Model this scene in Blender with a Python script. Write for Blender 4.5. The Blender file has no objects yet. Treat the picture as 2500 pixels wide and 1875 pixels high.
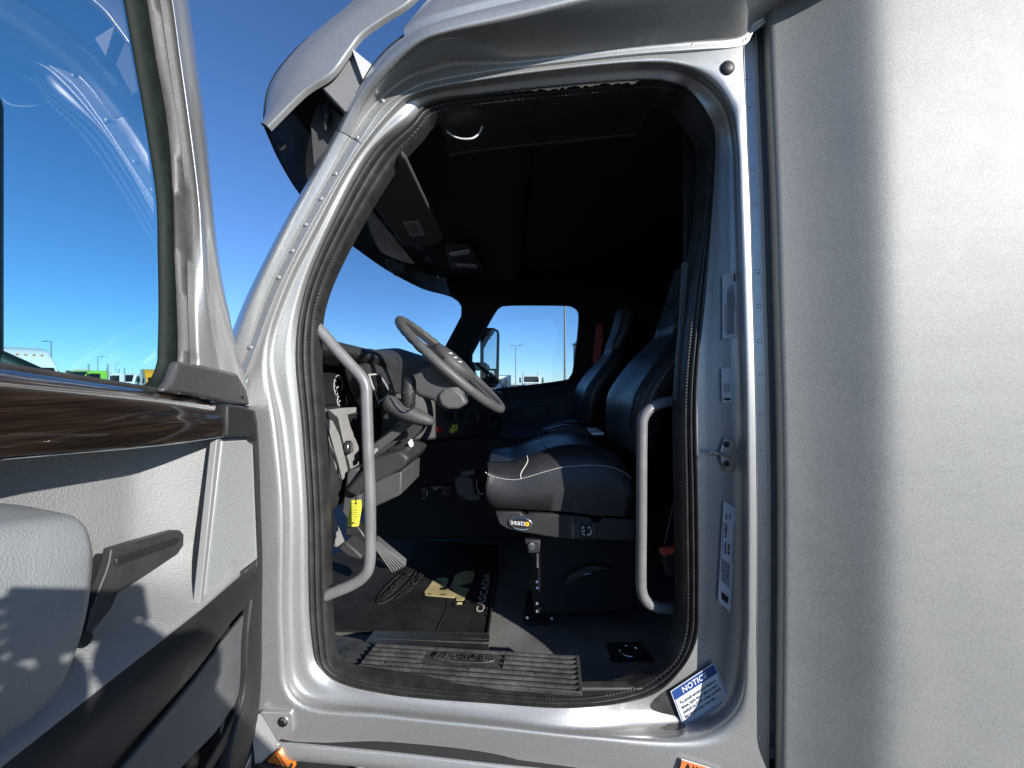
import bpy, bmesh, math, random
from mathutils import Vector, Matrix
from mathutils.geometry import tessellate_polygon
random.seed(7)
scene = bpy.context.scene
COL = scene.collection
R = math.radians

# ------------------------------------------------------------------ camera
H = 1.75                 # camera height above the ground
D = 1.09                 # camera distance from the cab side (plane Y = 0)
F, CX, CY = 1049.0, 1250.0, 937.5      # pixel focal length / centre of the photograph
cam_d = bpy.data.cameras.new('camera'); cam = bpy.data.objects.new('camera', cam_d)
COL.objects.link(cam)
cam.location = (0, -D, H); cam.rotation_euler = (R(90), 0, 0)
cam_d.sensor_width = 36.0; cam_d.lens = 36.0 * F / 2500.0
cam_d.clip_start = 0.02; cam_d.clip_end = 3000
scene.camera = cam

# ------------------------------------------------------------------ light
SUN = Vector((1.0, -1.0, 0.50)).normalized()        # towards the sun
EL = math.asin(SUN.z); AZ = math.atan2(SUN.x, SUN.y)
world = bpy.data.worlds.new('World'); scene.world = world; world.use_nodes = True
wn = world.node_tree.nodes; wl = world.node_tree.links
sky = wn.new('ShaderNodeTexSky'); sky.sky_type = 'NISHITA'; sky.sun_disc = False
sky.sun_elevation = EL; sky.sun_rotation = AZ
sky.altitude = 1800; sky.air_density = 0.95; sky.dust_density = 0.0; sky.ozone_density = 6.8
wl.new(sky.outputs['Color'], wn['Background'].inputs['Color'])
wn['Background'].inputs['Strength'].default_value = 0.10
sun_d = bpy.data.lights.new('sun', 'SUN'); sun_d.energy = 4.6; sun_d.angle = R(0.53)
sun_d.color = (1.0, 0.965, 0.915)
sun_o = bpy.data.objects.new('sun', sun_d); COL.objects.link(sun_o)
sun_o.rotation_euler = SUN.to_track_quat('Z', 'Y').to_euler(); sun_o.location = (4, -4, 6)
scene.view_settings.view_transform = 'Standard'; scene.view_settings.look = 'None'
scene.view_settings.exposure = 0.8; scene.view_settings.gamma = 1.0
scene.view_settings.use_curve_mapping = False
scene.render.engine = 'CYCLES'
scene.cycles.max_bounces = 8; scene.cycles.transparent_max_bounces = 12

# ------------------------------------------------------------------ helpers
def V(*a): return Vector(a)
def PY(x, y, Y):         # photograph pixel -> point on the plane Y = const
    d = D + Y; return Vector(((x - CX) / F * d, Y, H - (y - CY) / F * d))
def PX(x, y, X):         # -> point on the plane X = const
    d = X * F / (x - CX); return Vector((X, d - D, H - (y - CY) / F * d))
def PZ(x, y, z):         # -> point on the plane Z = z (relative to camera height)
    d = -z * F / (y - CY); return Vector(((x - CX) / F * d, d - D, H + z))
def W(x, y, z): return Vector((x, y, H + z))

def cat1(p0, p1, p2, p3, t):
    return 0.5 * ((2 * p1) + (p2 - p0) * t + (2 * p0 - 5 * p1 + 4 * p2 - p3) * t * t + (3 * p1 - p0 - 3 * p2 + p3) * t ** 3)
def catmull(P, n=6, closed=False):
    out = []; N = len(P)
    segs = N if closed else N - 1
    for i in range(segs):
        if closed: a, b, c, d = P[(i - 1) % N], P[i], P[(i + 1) % N], P[(i + 2) % N]
        else:
            b, c = P[i], P[i + 1]
            a = P[i - 1] if i > 0 else 2 * b - c
            d = P[i + 2] if i + 2 < N else 2 * c - b
        for k in range(n): out.append(cat1(a, b, c, d, k / n))
    if not closed: out.append(P[-1].copy())
    return out

class MB:
    def __init__(s): s.v = []; s.f = []
    def add(s, vs, fs):
        o = len(s.v); s.v += [Vector(p) for p in vs]; s.f += [tuple(i + o for i in f) for f in fs]; return s
    def loft(s, rings, cu=False, cv=False, caps=False):
        """rings: list of equal-length point lists; cu closes along a ring, cv closes ring to ring"""
        n = len(rings[0]); m = len(rings); vs = [p for r in rings for p in r]; fs = []
        for j in range(m if cv else m - 1):
            for i in range(n if cu else n - 1):
                a = j * n + i; b = j * n + (i + 1) % n; c = ((j + 1) % m) * n + (i + 1) % n; d = ((j + 1) % m) * n + i
                fs.append((a, b, c, d))
        if caps:
            fs.append(tuple(range(n))[::-1]); fs.append(tuple((m - 1) * n + i for i in range(n)))
        return s.add(vs, fs)
    def tube(s, path, r, n=12, closed=False, caps=True):
        rings = []; N = len(path); up = None
        for i, p in enumerate(path):
            a = path[(i - 1) % N] if (closed or i > 0) else p
            b = path[(i + 1) % N] if (closed or i < N - 1) else p
            t = (b - a).normalized()
            if up is None: up = t.orthogonal().normalized()
            else: up = (up - t * up.dot(t)).normalized()
            w = t.cross(up); rr = r[i] if isinstance(r, (list, tuple)) else r
            rings.append([p + (up * math.cos(2 * math.pi * k / n) + w * math.sin(2 * math.pi * k / n)) * rr for k in range(n)])
        return s.loft(rings, cu=True, cv=closed, caps=caps and not closed)
    def box(s, c, size, rot=None):
        x, y, z = [q / 2 for q in size]; c = Vector(c)
        vs = [Vector((a * x, b * y, e * z)) for a in (-1, 1) for b in (-1, 1) for e in (-1, 1)]
        if rot is not None: vs = [rot @ v for v in vs]
        return s.add([v + c for v in vs], [(0, 1, 3, 2), (4, 6, 7, 5), (0, 4, 5, 1), (2, 3, 7, 6), (0, 2, 6, 4), (1, 5, 7, 3)])
    def prism(s, pts, off):
        n = len(pts); off = Vector(off)
        vs = list(pts) + [p + off for p in pts]
        fs = [tuple(range(n)), tuple(range(2 * n - 1, n - 1, -1))]
        fs += [(i, i + n, (i + 1) % n + n, (i + 1) % n) for i in range(n)]
        return s.add(vs, fs)
    def sheet(s, outer, holes=(), off=None):
        """flat polygon with holes, optionally given thickness"""
        loops = [list(outer)] + [list(h) for h in holes]
        tris = tessellate_polygon(loops); vs = [p for l in loops for p in l]
        if off is None: return s.add(vs, [tuple(t) for t in tris])
        n = len(vs); off = Vector(off)
        fs = [tuple(t) for t in tris] + [tuple(i + n for i in t[::-1]) for t in tris]
        o = 0
        for l in loops:
            k = len(l); fs += [(o + i, o + i + n, o + (i + 1) % k + n, o + (i + 1) % k) for i in range(k)]; o += k
        return s.add(vs + [p + off for p in vs], fs)
    def disc(s, c, nrm, r, h, n=16, dome=0.0, ry=None, up=None):
        """short cylinder / dome standing on c along nrm"""
        c = Vector(c); nrm = Vector(nrm).normalized()
        u = (Vector(up) - nrm * Vector(up).dot(nrm)).normalized() if up is not None else nrm.orthogonal().normalized()
        w = nrm.cross(u); ry = ry or r; rings = []
        prof = [(1, 0), (1, h)] + ([(0.8, h + dome * .55), (0.45, h + dome * .9)] if dome else [(0.96, h * 1.0 + 1e-5)])
        for q, z in prof:
            rings.append([c + u * math.cos(2 * math.pi * k / n) * r * q + w * math.sin(2 * math.pi * k / n) * ry * q + nrm * z for k in range(n)])
        return s.loft(rings, cu=True, caps=True)
    def build(s, name, mat, parent=None, smooth=True, angle=38, bevel=0, seg=2, fix=True, solid=0, sub=0):
        me = bpy.data.meshes.new(name)
        off = wloc(parent) if parent else Vector((0, 0, 0))
        q = parent
        while q is not None and q.name != 'driver_door': q = q.parent
        if q is not None: s.v = [Vector((p.x - KD * p.y, p.y, p.z)) for p in s.v]     # the door stands a little less than square
        me.from_pydata([tuple(p - off) for p in s.v], [], s.f)
        if fix:
            bm = bmesh.new(); bm.from_mesh(me)
            bmesh.ops.remove_doubles(bm, verts=bm.verts, dist=1e-6)
            bmesh.ops.recalc_face_normals(bm, faces=bm.faces); bm.to_mesh(me); bm.free()
        me.materials.append(mat)
        if smooth:
            me.shade_smooth(); me.set_sharp_from_angle(angle=R(angle))
        o = bpy.data.objects.new(name, me); COL.objects.link(o)
        if parent: o.parent = parent
        if solid:
            m = o.modifiers.new('solid', 'SOLIDIFY'); m.thickness = solid; m.offset = 0
        if bevel:
            m = o.modifiers.new('bevel', 'BEVEL'); m.width = bevel; m.segments = seg; m.limit_method = 'ANGLE'; m.angle_limit = R(35)
        if sub:
            m = o.modifiers.new('sub', 'SUBSURF'); m.levels = sub; m.render_levels = sub
        return o
def wloc(o):
    p = Vector((0, 0, 0))
    while o: p += o.location; o = o.parent
    return p
def empty(name, loc=(0, 0, 0), parent=None):
    o = bpy.data.objects.new(name, None); COL.objects.link(o); o.empty_display_size = .05
    if parent: o.parent = parent; o.location = Vector(loc) - wloc(parent)
    else: o.location = loc
    return o
def tag(o, label, cat, group=None, kind=None):
    if label: o['label'] = label
    if cat: o['category'] = cat
    if group: o['group'] = group
    if kind: o['kind'] = kind
    return o
def copy_tree(o, parent=None):
    c = o.copy(); COL.objects.link(c); c.parent = parent
    for ch in [q for q in bpy.data.objects if q.parent == o]: copy_tree(ch, c)
    return c
def text_mesh(txt, size=1.0, extrude=0.0, align='CENTER', bold=0.0):
    """2D text vertices and faces, as (points, faces)"""
    cu = bpy.data.curves.new('t', 'FONT'); cu.body = txt; cu.size = size; cu.align_x = align; cu.align_y = 'CENTER'
    cu.extrude = extrude; cu.offset = bold; cu.resolution_u = 2
    o = bpy.data.objects.new('t', cu); COL.objects.link(o)
    dg = bpy.context.evaluated_depsgraph_get()
    me = bpy.data.meshes.new_from_object(o.evaluated_get(dg))
    vs = [v.co.copy() for v in me.vertices]; fs = [tuple(p.vertices) for p in me.polygons]
    bpy.data.objects.remove(o); bpy.data.curves.remove(cu); bpy.data.meshes.remove(me)
    return vs, fs
def lettering(txt, origin, U, Vv, mat, parent, name='lettering', size=1.0, align='CENTER', bold=0.0, lift=0.0, depth=0.0):
    """text laid in the plane spanned by U (reading direction) and Vv (letter up), one em = |U|"""
    vs, fs = text_mesh(txt, size, 0, align, bold); U = Vector(U); Vv = Vector(Vv); N = U.cross(Vv).normalized()
    m = MB(); P = [Vector(origin) + U * v.x + Vv * v.y + N * lift for v in vs]
    m.add(P, fs)
    return m.build(name, mat, parent, smooth=False, fix=False, solid=depth)

# ------------------------------------------------------------------ materials
MATS = {}
def mat(name, col, rough=0.5, metal=0.0, spec=0.5, coat=0.0, coat_r=0.05, bump=None, var=None, grain=None, sheen=0):
    """bump=(kind, scale, strength, distance)   var=(scale, amount) blotchy tone   grain=(scale, amount) fine speckle"""
    m = bpy.data.materials.new(name); m.use_nodes = True; nt = m.node_tree; n = nt.nodes; l = nt.links
    b = n['Principled BSDF']; b.inputs['Base Color'].default_value = (*col, 1)
    b.inputs['Roughness'].default_value = rough; b.inputs['Metallic'].default_value = metal
    b.inputs['Specular IOR Level'].default_value = spec
    b.inputs['Coat Weight'].default_value = coat; b.inputs['Coat Roughness'].default_value = coat_r
    tc = n.new('ShaderNodeTexCoord')
    cur = None
    def mulmix(tex_out, amount, prev, lo=.3, hi=.7):
        mr = n.new('ShaderNodeMapRange'); mr.inputs['From Min'].default_value = lo; mr.inputs['From Max'].default_value = hi
        mr.inputs['To Min'].default_value = 1 - amount; mr.inputs['To Max'].default_value = 1 + amount
        l.new(tex_out, mr.inputs['Value'])
        mx = n.new('ShaderNodeMix'); mx.data_type = 'RGBA'; mx.blend_type = 'MULTIPLY'; mx.inputs['Factor'].default_value = 1
        if prev is None: mx.inputs['A'].default_value = (*col, 1)
        else: l.new(prev, mx.inputs['A'])
        l.new(mr.outputs['Result'], mx.inputs['B']); return mx.outputs['Result']
    if var:
        t = n.new('ShaderNodeTexNoise'); t.inputs['Scale'].default_value = var[0]; t.inputs['Detail'].default_value = 6
        t.inputs['Roughness'].default_value = .62
        l.new(tc.outputs['Object'], t.inputs['Vector']); cur = mulmix(t.outputs['Fac'], var[1], cur)
        rr = n.new('ShaderNodeMapRange'); rr.inputs['From Min'].default_value = .3; rr.inputs['From Max'].default_value = .7
        rr.inputs['To Min'].default_value = max(.02, rough - .07); rr.inputs['To Max'].default_value = min(1, rough + .09)
        l.new(t.outputs['Fac'], rr.inputs['Value']); l.new(rr.outputs['Result'], b.inputs['Roughness'])
    if grain:
        t = n.new('ShaderNodeTexNoise'); t.inputs['Scale'].default_value = grain[0]; t.inputs['Detail'].default_value = 2
        l.new(tc.outputs['Object'], t.inputs['Vector']); cur = mulmix(t.outputs['Fac'], grain[1], cur)
    if cur is not None: l.new(cur, b.inputs['Base Color'])
    if bump:
        if bump[0] == 'voronoi':
            t = n.new('ShaderNodeTexVoronoi'); t.feature = 'DISTANCE_TO_EDGE'; o = t.outputs['Distance']
            t.inputs['Randomness'].default_value = 1
        else:
            t = n.new('ShaderNodeTexNoise'); t.inputs['Detail'].default_value = 3; o = t.outputs['Fac']
        t.inputs['Scale'].default_value = bump[1]; l.new(tc.outputs['Object'], t.inputs['Vector'])
        bp = n.new('ShaderNodeBump'); bp.inputs['Strength'].default_value = bump[2]; bp.inputs['Distance'].default_value = bump[3]
        l.new(o, bp.inputs['Height']); l.new(bp.outputs['Normal'], b.inputs['Normal'])
    MATS[name] = m; return m

def paint(name, col, metal=.85, rough=.36, flake=.22, coat=.55, wav=0.0, cr=.06):
    """metallic lacquer: fine flakes in colour and tilt, clear coat, a breath of panel waviness"""
    m = mat(name, col, rough, metal, .5, coat, cr); nt = m.node_tree; n = nt.nodes; l = nt.links; b = n['Principled BSDF']
    tc = n.new('ShaderNodeTexCoord')
    fl = n.new('ShaderNodeTexVoronoi'); fl.inputs['Scale'].default_value = 700
    l.new(tc.outputs['Object'], fl.inputs['Vector'])
    fl2 = n.new('ShaderNodeTexNoise'); fl2.inputs['Scale'].default_value = 330; fl2.inputs['Detail'].default_value = 3
    l.new(tc.outputs['Object'], fl2.inputs['Vector'])
    sep = n.new('ShaderNodeSeparateColor'); l.new(fl.outputs['Color'], sep.inputs['Color'])
    ad = n.new('ShaderNodeMath'); ad.operation = 'MULTIPLY_ADD'; ad.inputs[1].default_value = .45
    l.new(sep.outputs['Red'], ad.inputs[0]); l.new(fl2.outputs['Fac'], ad.inputs[2])
    mr = n.new('ShaderNodeMapRange'); mr.inputs['From Min'].default_value = .4; mr.inputs['From Max'].default_value = 1.05
    mr.inputs['To Min'].default_value = 1 - flake; mr.inputs['To Max'].default_value = 1 + flake
    l.new(ad.outputs['Value'], mr.inputs['Value'])
    mx = n.new('ShaderNodeMix'); mx.data_type = 'RGBA'; mx.blend_type = 'MULTIPLY'; mx.inputs['Factor'].default_value = 1
    mx.inputs['A'].default_value = (*col, 1); l.new(mr.outputs['Result'], mx.inputs['B'])
    # faint film of dust
    du = n.new('ShaderNodeTexNoise'); du.inputs['Scale'].default_value = 6; du.inputs['Detail'].default_value = 7; du.inputs['Roughness'].default_value = .7
    l.new(tc.outputs['Object'], du.inputs['Vector'])
    dm = n.new('ShaderNodeMapRange'); dm.inputs['From Min'].default_value = .42; dm.inputs['From Max'].default_value = .75
    dm.inputs['To Min'].default_value = 0; dm.inputs['To Max'].default_value = .22; l.new(du.outputs['Fac'], dm.inputs['Value'])
    m2 = n.new('ShaderNodeMix'); m2.data_type = 'RGBA'; m2.inputs['B'].default_value = (.30, .292, .28, 1)
    l.new(mx.outputs['Result'], m2.inputs['A']); l.new(dm.outputs['Result'], m2.inputs['Factor'])
    l.new(m2.outputs['Result'], b.inputs['Base Color'])
    r2 = n.new('ShaderNodeMapRange'); r2.inputs['To Min'].default_value = rough - .03; r2.inputs['To Max'].default_value = rough + .12
    l.new(du.outputs['Fac'], r2.inputs['Value']); l.new(r2.outputs['Result'], b.inputs['Roughness'])
    bp = n.new('ShaderNodeBump'); bp.inputs['Strength'].default_value = .25; bp.inputs['Distance'].default_value = .0006
    l.new(fl2.outputs['Fac'], bp.inputs['Height'])
    if wav:
        wv = n.new('ShaderNodeTexNoise'); wv.inputs['Scale'].default_value = 5.5; wv.inputs['Detail'].default_value = 2
        mp = n.new('ShaderNodeMapping'); mp.inputs['Scale'].default_value = (.35, 1, 1.6)
        l.new(tc.outputs['Object'], mp.inputs['Vector']); l.new(mp.outputs['Vector'], wv.inputs['Vector'])
        b2 = n.new('ShaderNodeBump'); b2.inputs['Strength'].default_value = wav; b2.inputs['Distance'].default_value = .02
        l.new(wv.outputs['Fac'], b2.inputs['Height']); l.new(bp.outputs['Normal'], b2.inputs['Normal']); l.new(b2.outputs['Normal'], b.inputs['Normal'])
    else: l.new(bp.outputs['Normal'], b.inputs['Normal'])
    return m

def glass(name, tint, f0=.08):
    m = bpy.data.materials.new(name); m.use_nodes = True; nt = m.node_tree; n = nt.nodes; l = nt.links
    n.remove(n['Principled BSDF']); out = n['Material Output']
    g = n.new('ShaderNodeNewGeometry'); dp = n.new('ShaderNodeVectorMath'); dp.operation = 'DOT_PRODUCT'
    l.new(g.outputs['Normal'], dp.inputs[0]); l.new(g.outputs['Incoming'], dp.inputs[1])
    def mth(op, a, bb=None):
        k = n.new('ShaderNodeMath'); k.operation = op
        for i, q in enumerate((a, bb)):
            if q is None: continue
            if isinstance(q, (int, float)): k.inputs[i].default_value = q
            else: l.new(q, k.inputs[i])
        return k.outputs['Value']
    c = mth('ABSOLUTE', dp.outputs['Value']); p = mth('POWER', mth('SUBTRACT', 1.0, c), 5.0)
    fr = mth('ADD', mth('MULTIPLY', p, 1 - f0), f0)
    tr = n.new('ShaderNodeBsdfTransparent'); tr.inputs['Color'].default_value = (*tint, 1)
    gl = n.new('ShaderNodeBsdfGlossy'); gl.inputs['Roughness'].default_value = 0.0
    mx = n.new('ShaderNodeMixShader'); l.new(fr, mx.inputs['Fac']); l.new(tr.outputs['BSDF'], mx.inputs[1]); l.new(gl.outputs['BSDF'], mx.inputs[2])
    l.new(mx.outputs['Shader'], out.inputs['Surface']); MATS[name] = m; return m

def wood(name):
    m = mat(name, (.05, .03, .02), .3, 0, .5, 1.0, .03); nt = m.node_tree; n = nt.nodes; l = nt.links; b = n['Principled BSDF']
    tc = n.new('ShaderNodeTexCoord'); mp = n.new('ShaderNodeMapping'); mp.inputs['Scale'].default_value = (6, .8, 26)
    l.new(tc.outputs['Object'], mp.inputs['Vector'])
    t = n.new('ShaderNodeTexNoise'); t.inputs['Scale'].default_value = 4; t.inputs['Detail'].default_value = 8; t.inputs['Roughness'].default_value = .68; t.inputs['Distortion'].default_value = .15
    l.new(mp.outputs['Vector'], t.inputs['Vector'])
    mp2 = n.new('ShaderNodeMapping'); mp2.inputs['Scale'].default_value = (10, 3, 150); l.new(tc.outputs['Object'], mp2.inputs['Vector'])
    t2 = n.new('ShaderNodeTexNoise'); t2.inputs['Scale'].default_value = 3; t2.inputs['Detail'].default_value = 5; l.new(mp2.outputs['Vector'], t2.inputs['Vector'])
    ad = n.new('ShaderNodeMath'); ad.operation = 'MULTIPLY_ADD'; ad.inputs[1].default_value = .55; l.new(t2.outputs['Fac'], ad.inputs[0]); l.new(t.outputs['Fac'], ad.inputs[2])
    cr = n.new('ShaderNodeValToRGB'); e = cr.color_ramp.elements
    e[0].position = .52; e[0].color = (.004, .003, .003, 1); e[1].position = 1.0; e[1].color = (.036, .022, .014, 1)
    q = cr.color_ramp.elements.new(.74); q.color = (.010, .006, .004, 1)
    l.new(ad.outputs['Value'], cr.inputs['Fac']); l.new(cr.outputs['Color'], b.inputs['Base Color']); return m

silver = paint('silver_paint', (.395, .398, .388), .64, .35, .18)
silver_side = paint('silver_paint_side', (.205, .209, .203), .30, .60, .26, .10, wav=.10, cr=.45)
rubber = mat('rubber', (.035, .034, .033), .55, var=(30, .3), bump=('noise', 260, .3, .001))
rubber_dusty = mat('rubber_dusty', (.024, .0235, .0225), .45, var=(25, .35), bump=('noise', 300, .3, .001))
blk = mat('black_plastic', (.018, .018, .019), .5, bump=('noise', 500, .25, .001), var=(12, .2))
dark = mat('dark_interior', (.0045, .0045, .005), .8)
dashm = mat('dash_plastic', (.030, .030, .031), .55, bump=('noise', 600, .35, .001), var=(9, .15))
dashg = mat('dash_grey', (.060, .061, .062), .55, bump=('noise', 600, .35, .001), var=(9, .12))
trimg = mat('trim_light_grey', (.27, .265, .25), .5, bump=('noise', 500, .15, .0006), var=(15, .06))
panelg = mat('door_panel_grey', (.245, .25, .247), .55, bump=('noise', 240, .8, .0022), var=(8, .07))
leatherg = mat('armrest_grey', (.25, .262, .265), .5, bump=('voronoi', 230, .5, .0016), var=(7, .12))
slate = mat('door_slate_plastic', (.019, .020, .021), .5, 0, .35, bump=('noise', 420, .4, .001), var=(14, .2))
pocket = mat('door_pocket_grey', (.10, .105, .108), .55, bump=('noise', 380, .6, .0014), var=(10, .15))
leather = mat('black_leather', (.022, .022, .024), .42, bump=('voronoi', 190, .3, .0012), var=(9, .15))
leather_sky = mat('black_leather_sky_sheen', (.022, .026, .033), .40, bump=('voronoi', 190, .25, .0012), var=(9, .15))  # black leather with the sky's blue sheen put into its colour
vinyl = mat('floor_vinyl', (.145, .14, .132), .85, 0, .06, bump=('noise', 300, .6, .0015), var=(7, .28), grain=(160, .18))
matrub = mat('mat_rubber', (.020, .0195, .019), .75, 0, .06, bump=('noise', 120, .5, .002), var=(9, .4))
platem = mat('tread_plate', (.048, .047, .045), .5, bump=('noise', 220, .35, .001), var=(10, .55), grain=(90, .3))
steel = mat('steel', (.55, .55, .55), .3, 1.0, var=(40, .1))
chrome = mat('chrome', (.8, .8, .8), .12, 1.0)
railm = mat('rail_grey', (.17, .17, .17), .42, .15, var=(18, .12), bump=('noise', 400, .25, .0006))
woodm = wood('dark_wood')
glass_door = glass('door_glass', (.50, .77, .80), .13)
glass_clear = glass('clear_glass', (.72, .80, .83), .05)
glass_tint = glass('shade_band', (.30, .42, .42), .06)
mirror = mat('mirror_glass', (.85, .87, .88), .02, 1.0)
white = mat('white_paint', (.72, .73, .74), .35, coat=.3)
paper = mat('sticker_white', (.62, .64, .66), .45)
ink = mat('ink_black', (.012, .012, .013), .5)
bluei = mat('ink_blue', (.018, .06, .22), .45)
orangei = mat('ink_orange', (.72, .17, .05), .45)
yellow = mat('yellow_plastic', (.60, .58, .06), .45, var=(20, .1))
red = mat('red_plastic', (.35, .02, .015), .35)
redb = mat('orange_belt', (.42, .06, .03), .6)
amber = mat('amber_lens', (.75, .20, .02), .15, coat=.6)
tan = mat('mat_emblem_tan', (.42, .34, .16), .6, var=(18, .22), grain=(140, .15))
cream = mat('mat_letter_cream', (.55, .50, .38), .6)
asphalt = mat('asphalt', (.075, .075, .074), .88, bump=('noise', 60, .5, .01), var=(.6, .2), grain=(70, .25))
greenp = mat('green_paint', (.22, .55, .06), .35, coat=.4)
orangep = mat('orange_paint', (.72, .33, .02), .35, coat=.4)
whitep = mat('truck_white', (.70, .72, .73), .35, coat=.4)
greyp = mat('pole_grey', (.16, .17, .18), .5)
trglass = mat('truck_glass', (.012, .016, .018), .06)
tyre = mat('tyre', (.02, .02, .02), .8)
skin = mat('skin', (.45, .28, .2), .5); jacket = mat('jacket', (.03, .035, .045), .7); jean = mat('jeans', (.05, .07, .13), .8)
needle = mat('gauge_white', (.7, .7, .7), .5)
stitch = mat('stitch_white', (.6, .6, .58), .6)
lampm = mat('lamp_cover', (.55, .56, .55), .25)

# ================================================================== setting
g = MB(); g.add([V(-900, -900, 0), V(900, -900, 0), V(900, 900, 0), V(-900, 900, 0)], [(0, 1, 2, 3)])
tag(g.build('ground', asphalt, smooth=False), None, None, kind='structure')

# ================================================================== the truck
truck = empty('semi_truck', (0, 0, 0))
tag(truck, 'silver sleeper semi truck filling the frame, its driver door swung open on a black cabin', 'truck')

def round_poly(P, n=4, fr=.42):
    out = [P[0]]
    for i in range(1, len(P) - 1):
        a, b, c = P[i - 1], P[i], P[i + 1]; la = (a - b).length; lc = (c - b).length; q = fr * min(la, lc)
        p = b + (a - b) * (q / max(la, 1e-9)); r = b + (c - b) * (q / max(lc, 1e-9))
        for k in range(n + 1):
            t = k / n; out.append(p * (1 - t) ** 2 + b * 2 * t * (1 - t) + r * t * t)
    out.append(P[-1]); return out

# --- door surround: O outer seam, P flange edge, Q step, R inner flat, S seal outer, T seal inner (photo pixels per station)
KEYS = [
 ('l', (655,1790),(722,1712),(742,1694),(775,1665),(800,1645),(833,1628)),
 ('l', (600,1560),(690,1545),(706,1543),(742,1539),(761,1535),(806,1545)),
 ('l', (600,1245),(690,1245),(705,1245),(738,1245),(753,1245),(797,1245)),
 ('l', (588,1050),(672,1045),(688,1045),(722,1045),(740,1045),(786,1045)),
 ('a', (615,880),(645,872),(664,868),(700,862),(724,858),(775,852)),
 ('a', (675,718),(692,712),(706,708),(735,702),(750,698),(792,722)),
 ('a', (755,558),(771,552),(785,548),(806,540),(819,535),(866,563)),
 ('a', (845,400),(859,393),(871,388),(891,382),(906,378),(957,412)),
 ('a', (938,261),(955,268),(966,276),(985,290),(998,299),(1022,335)),
 ('t', (1021,210),(1030,222),(1036,232),(1044,243),(1052,252),(1072,286)),
 ('t', (1200,174),(1200,190),(1200,206),(1200,224),(1200,231),(1200,264)),
 ('t', (1400,149),(1400,164),(1400,182),(1400,203),(1400,210),(1400,245)),
 ('t', (1560,132),(1560,150),(1564,170),(1570,192),(1573,199),(1580,226)),
 ('t', (1690,121),(1655,157),(1650,173),(1640,198),(1634,206),(1628,233)),
 ('c', (1806,111),(1722,190),(1712,200),(1690,218),(1680,224),(1668,250)),
 ('c', (1817,128),(1775,250),(1765,255),(1733,268),(1722,275),(1708,302)),
 ('r', (1823,340),(1799,340),(1790,340),(1756,340),(1744,342),(1724,352)),
 ('r', (1830,500),(1806,500),(1797,500),(1753,500),(1738,500),(1717,500)),
 ('r', (1836,720),(1815,720),(1803,720),(1750,720),(1722,720),(1686,720)),
 ('r', (1843,962),(1821,962),(1812,962),(1741,962),(1701,962),(1664,962)),
 ('r', (1847,1231),(1824,1231),(1814,1231),(1743,1231),(1706,1231),(1665,1231)),
 ('r', (1847,1440),(1824,1440),(1814,1440),(1740,1440),(1707,1440),(1668,1440)),
 ('r', (1846,1580),(1822,1570),(1812,1570),(1730,1560),(1702,1553),(1662,1545)),
 ('d', (1848,1800),(1800,1722),(1785,1708),(1698,1645),(1657,1638),(1632,1612)),
 ('d', (1846,1930),(1700,1800),(1672,1772),(1590,1728),(1577,1700),(1548,1664)),
 ('b', (1440,1900),(1440,1800),(1435,1782),(1410,1745),(1403,1725),(1410,1690)),
 ('b', (1200,1839),(1200,1775),(1200,1757),(1200,1735),(1200,1714),(1200,1680)),
 ('b', (953,1811),(940,1748),(942,1730),(945,1710),(948,1692),(975,1660))]
DEP = {'l': (.004, .0, .035, .042, .06, .085), 'a': (.010, .004, .022, .026, .045, .07), 't': (.008, .0, .035, .045, .055, .085),
       'c': (.002, .0, .06, .07, .075, .10), 'r': (.0, .0, .088, .095, .090, .115), 'd': (.0, .0, .085, .092, .085, .11), 'b': (.012, .0, .025, .040, .05, .085)}
cols = []
for j in range(6):
    cols.append(catmull([PY(k[1 + j][0], k[1 + j][1], DEP[k[0]][j]) for k in KEYS], 8, True))
NS = len(cols[0])
prof = [round_poly([cols[j][i] for j in range(5)]) for i in range(NS)]
MB().loft(prof, cv=True).build('door_surround', silver, truck, angle=60)
sealr = []
for i in range(NS):
    S, T = cols[4][i], cols[5][i]; r = []
    for k in range(25):
        u = k / 24; p = S.lerp(T, u)
        b = abs(math.sin(3 * math.pi * u)) ** .55 * .011 + .004 * math.sin(math.pi * u)
        r.append(p + V(0, -b, 0))
    r.append(T + V(0, .03, 0)); sealr.append(r)
# the weatherstrip, with its fine notched bead on the inner lip
weather = MB().loft(sealr, cv=True).build('weatherstrip', rubber_dusty, truck, angle=70)
bead = MB(); acc = 0
Tl = [cols[4][i].lerp(cols[5][i], .78) + V(0, -.0125, 0) for i in range(NS)]
for i in range(NS):
    a, b = Tl[i], Tl[(i + 1) % NS]; n = max(1, int((b - a).length / .0075))
    for k in range(n):
        c = a.lerp(b, (k + .5) / n); t = (b - a).normalized(); rot = Matrix((t, V(0, 1, 0), t.cross(V(0, 1, 0)))).transposed()
        bead.box(c, (.0042, .003, .006), rot)
ob = bead.build('weatherstrip_bead', rubber_dusty, weather, smooth=False); ob['kind'] = 'stuff'

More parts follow.
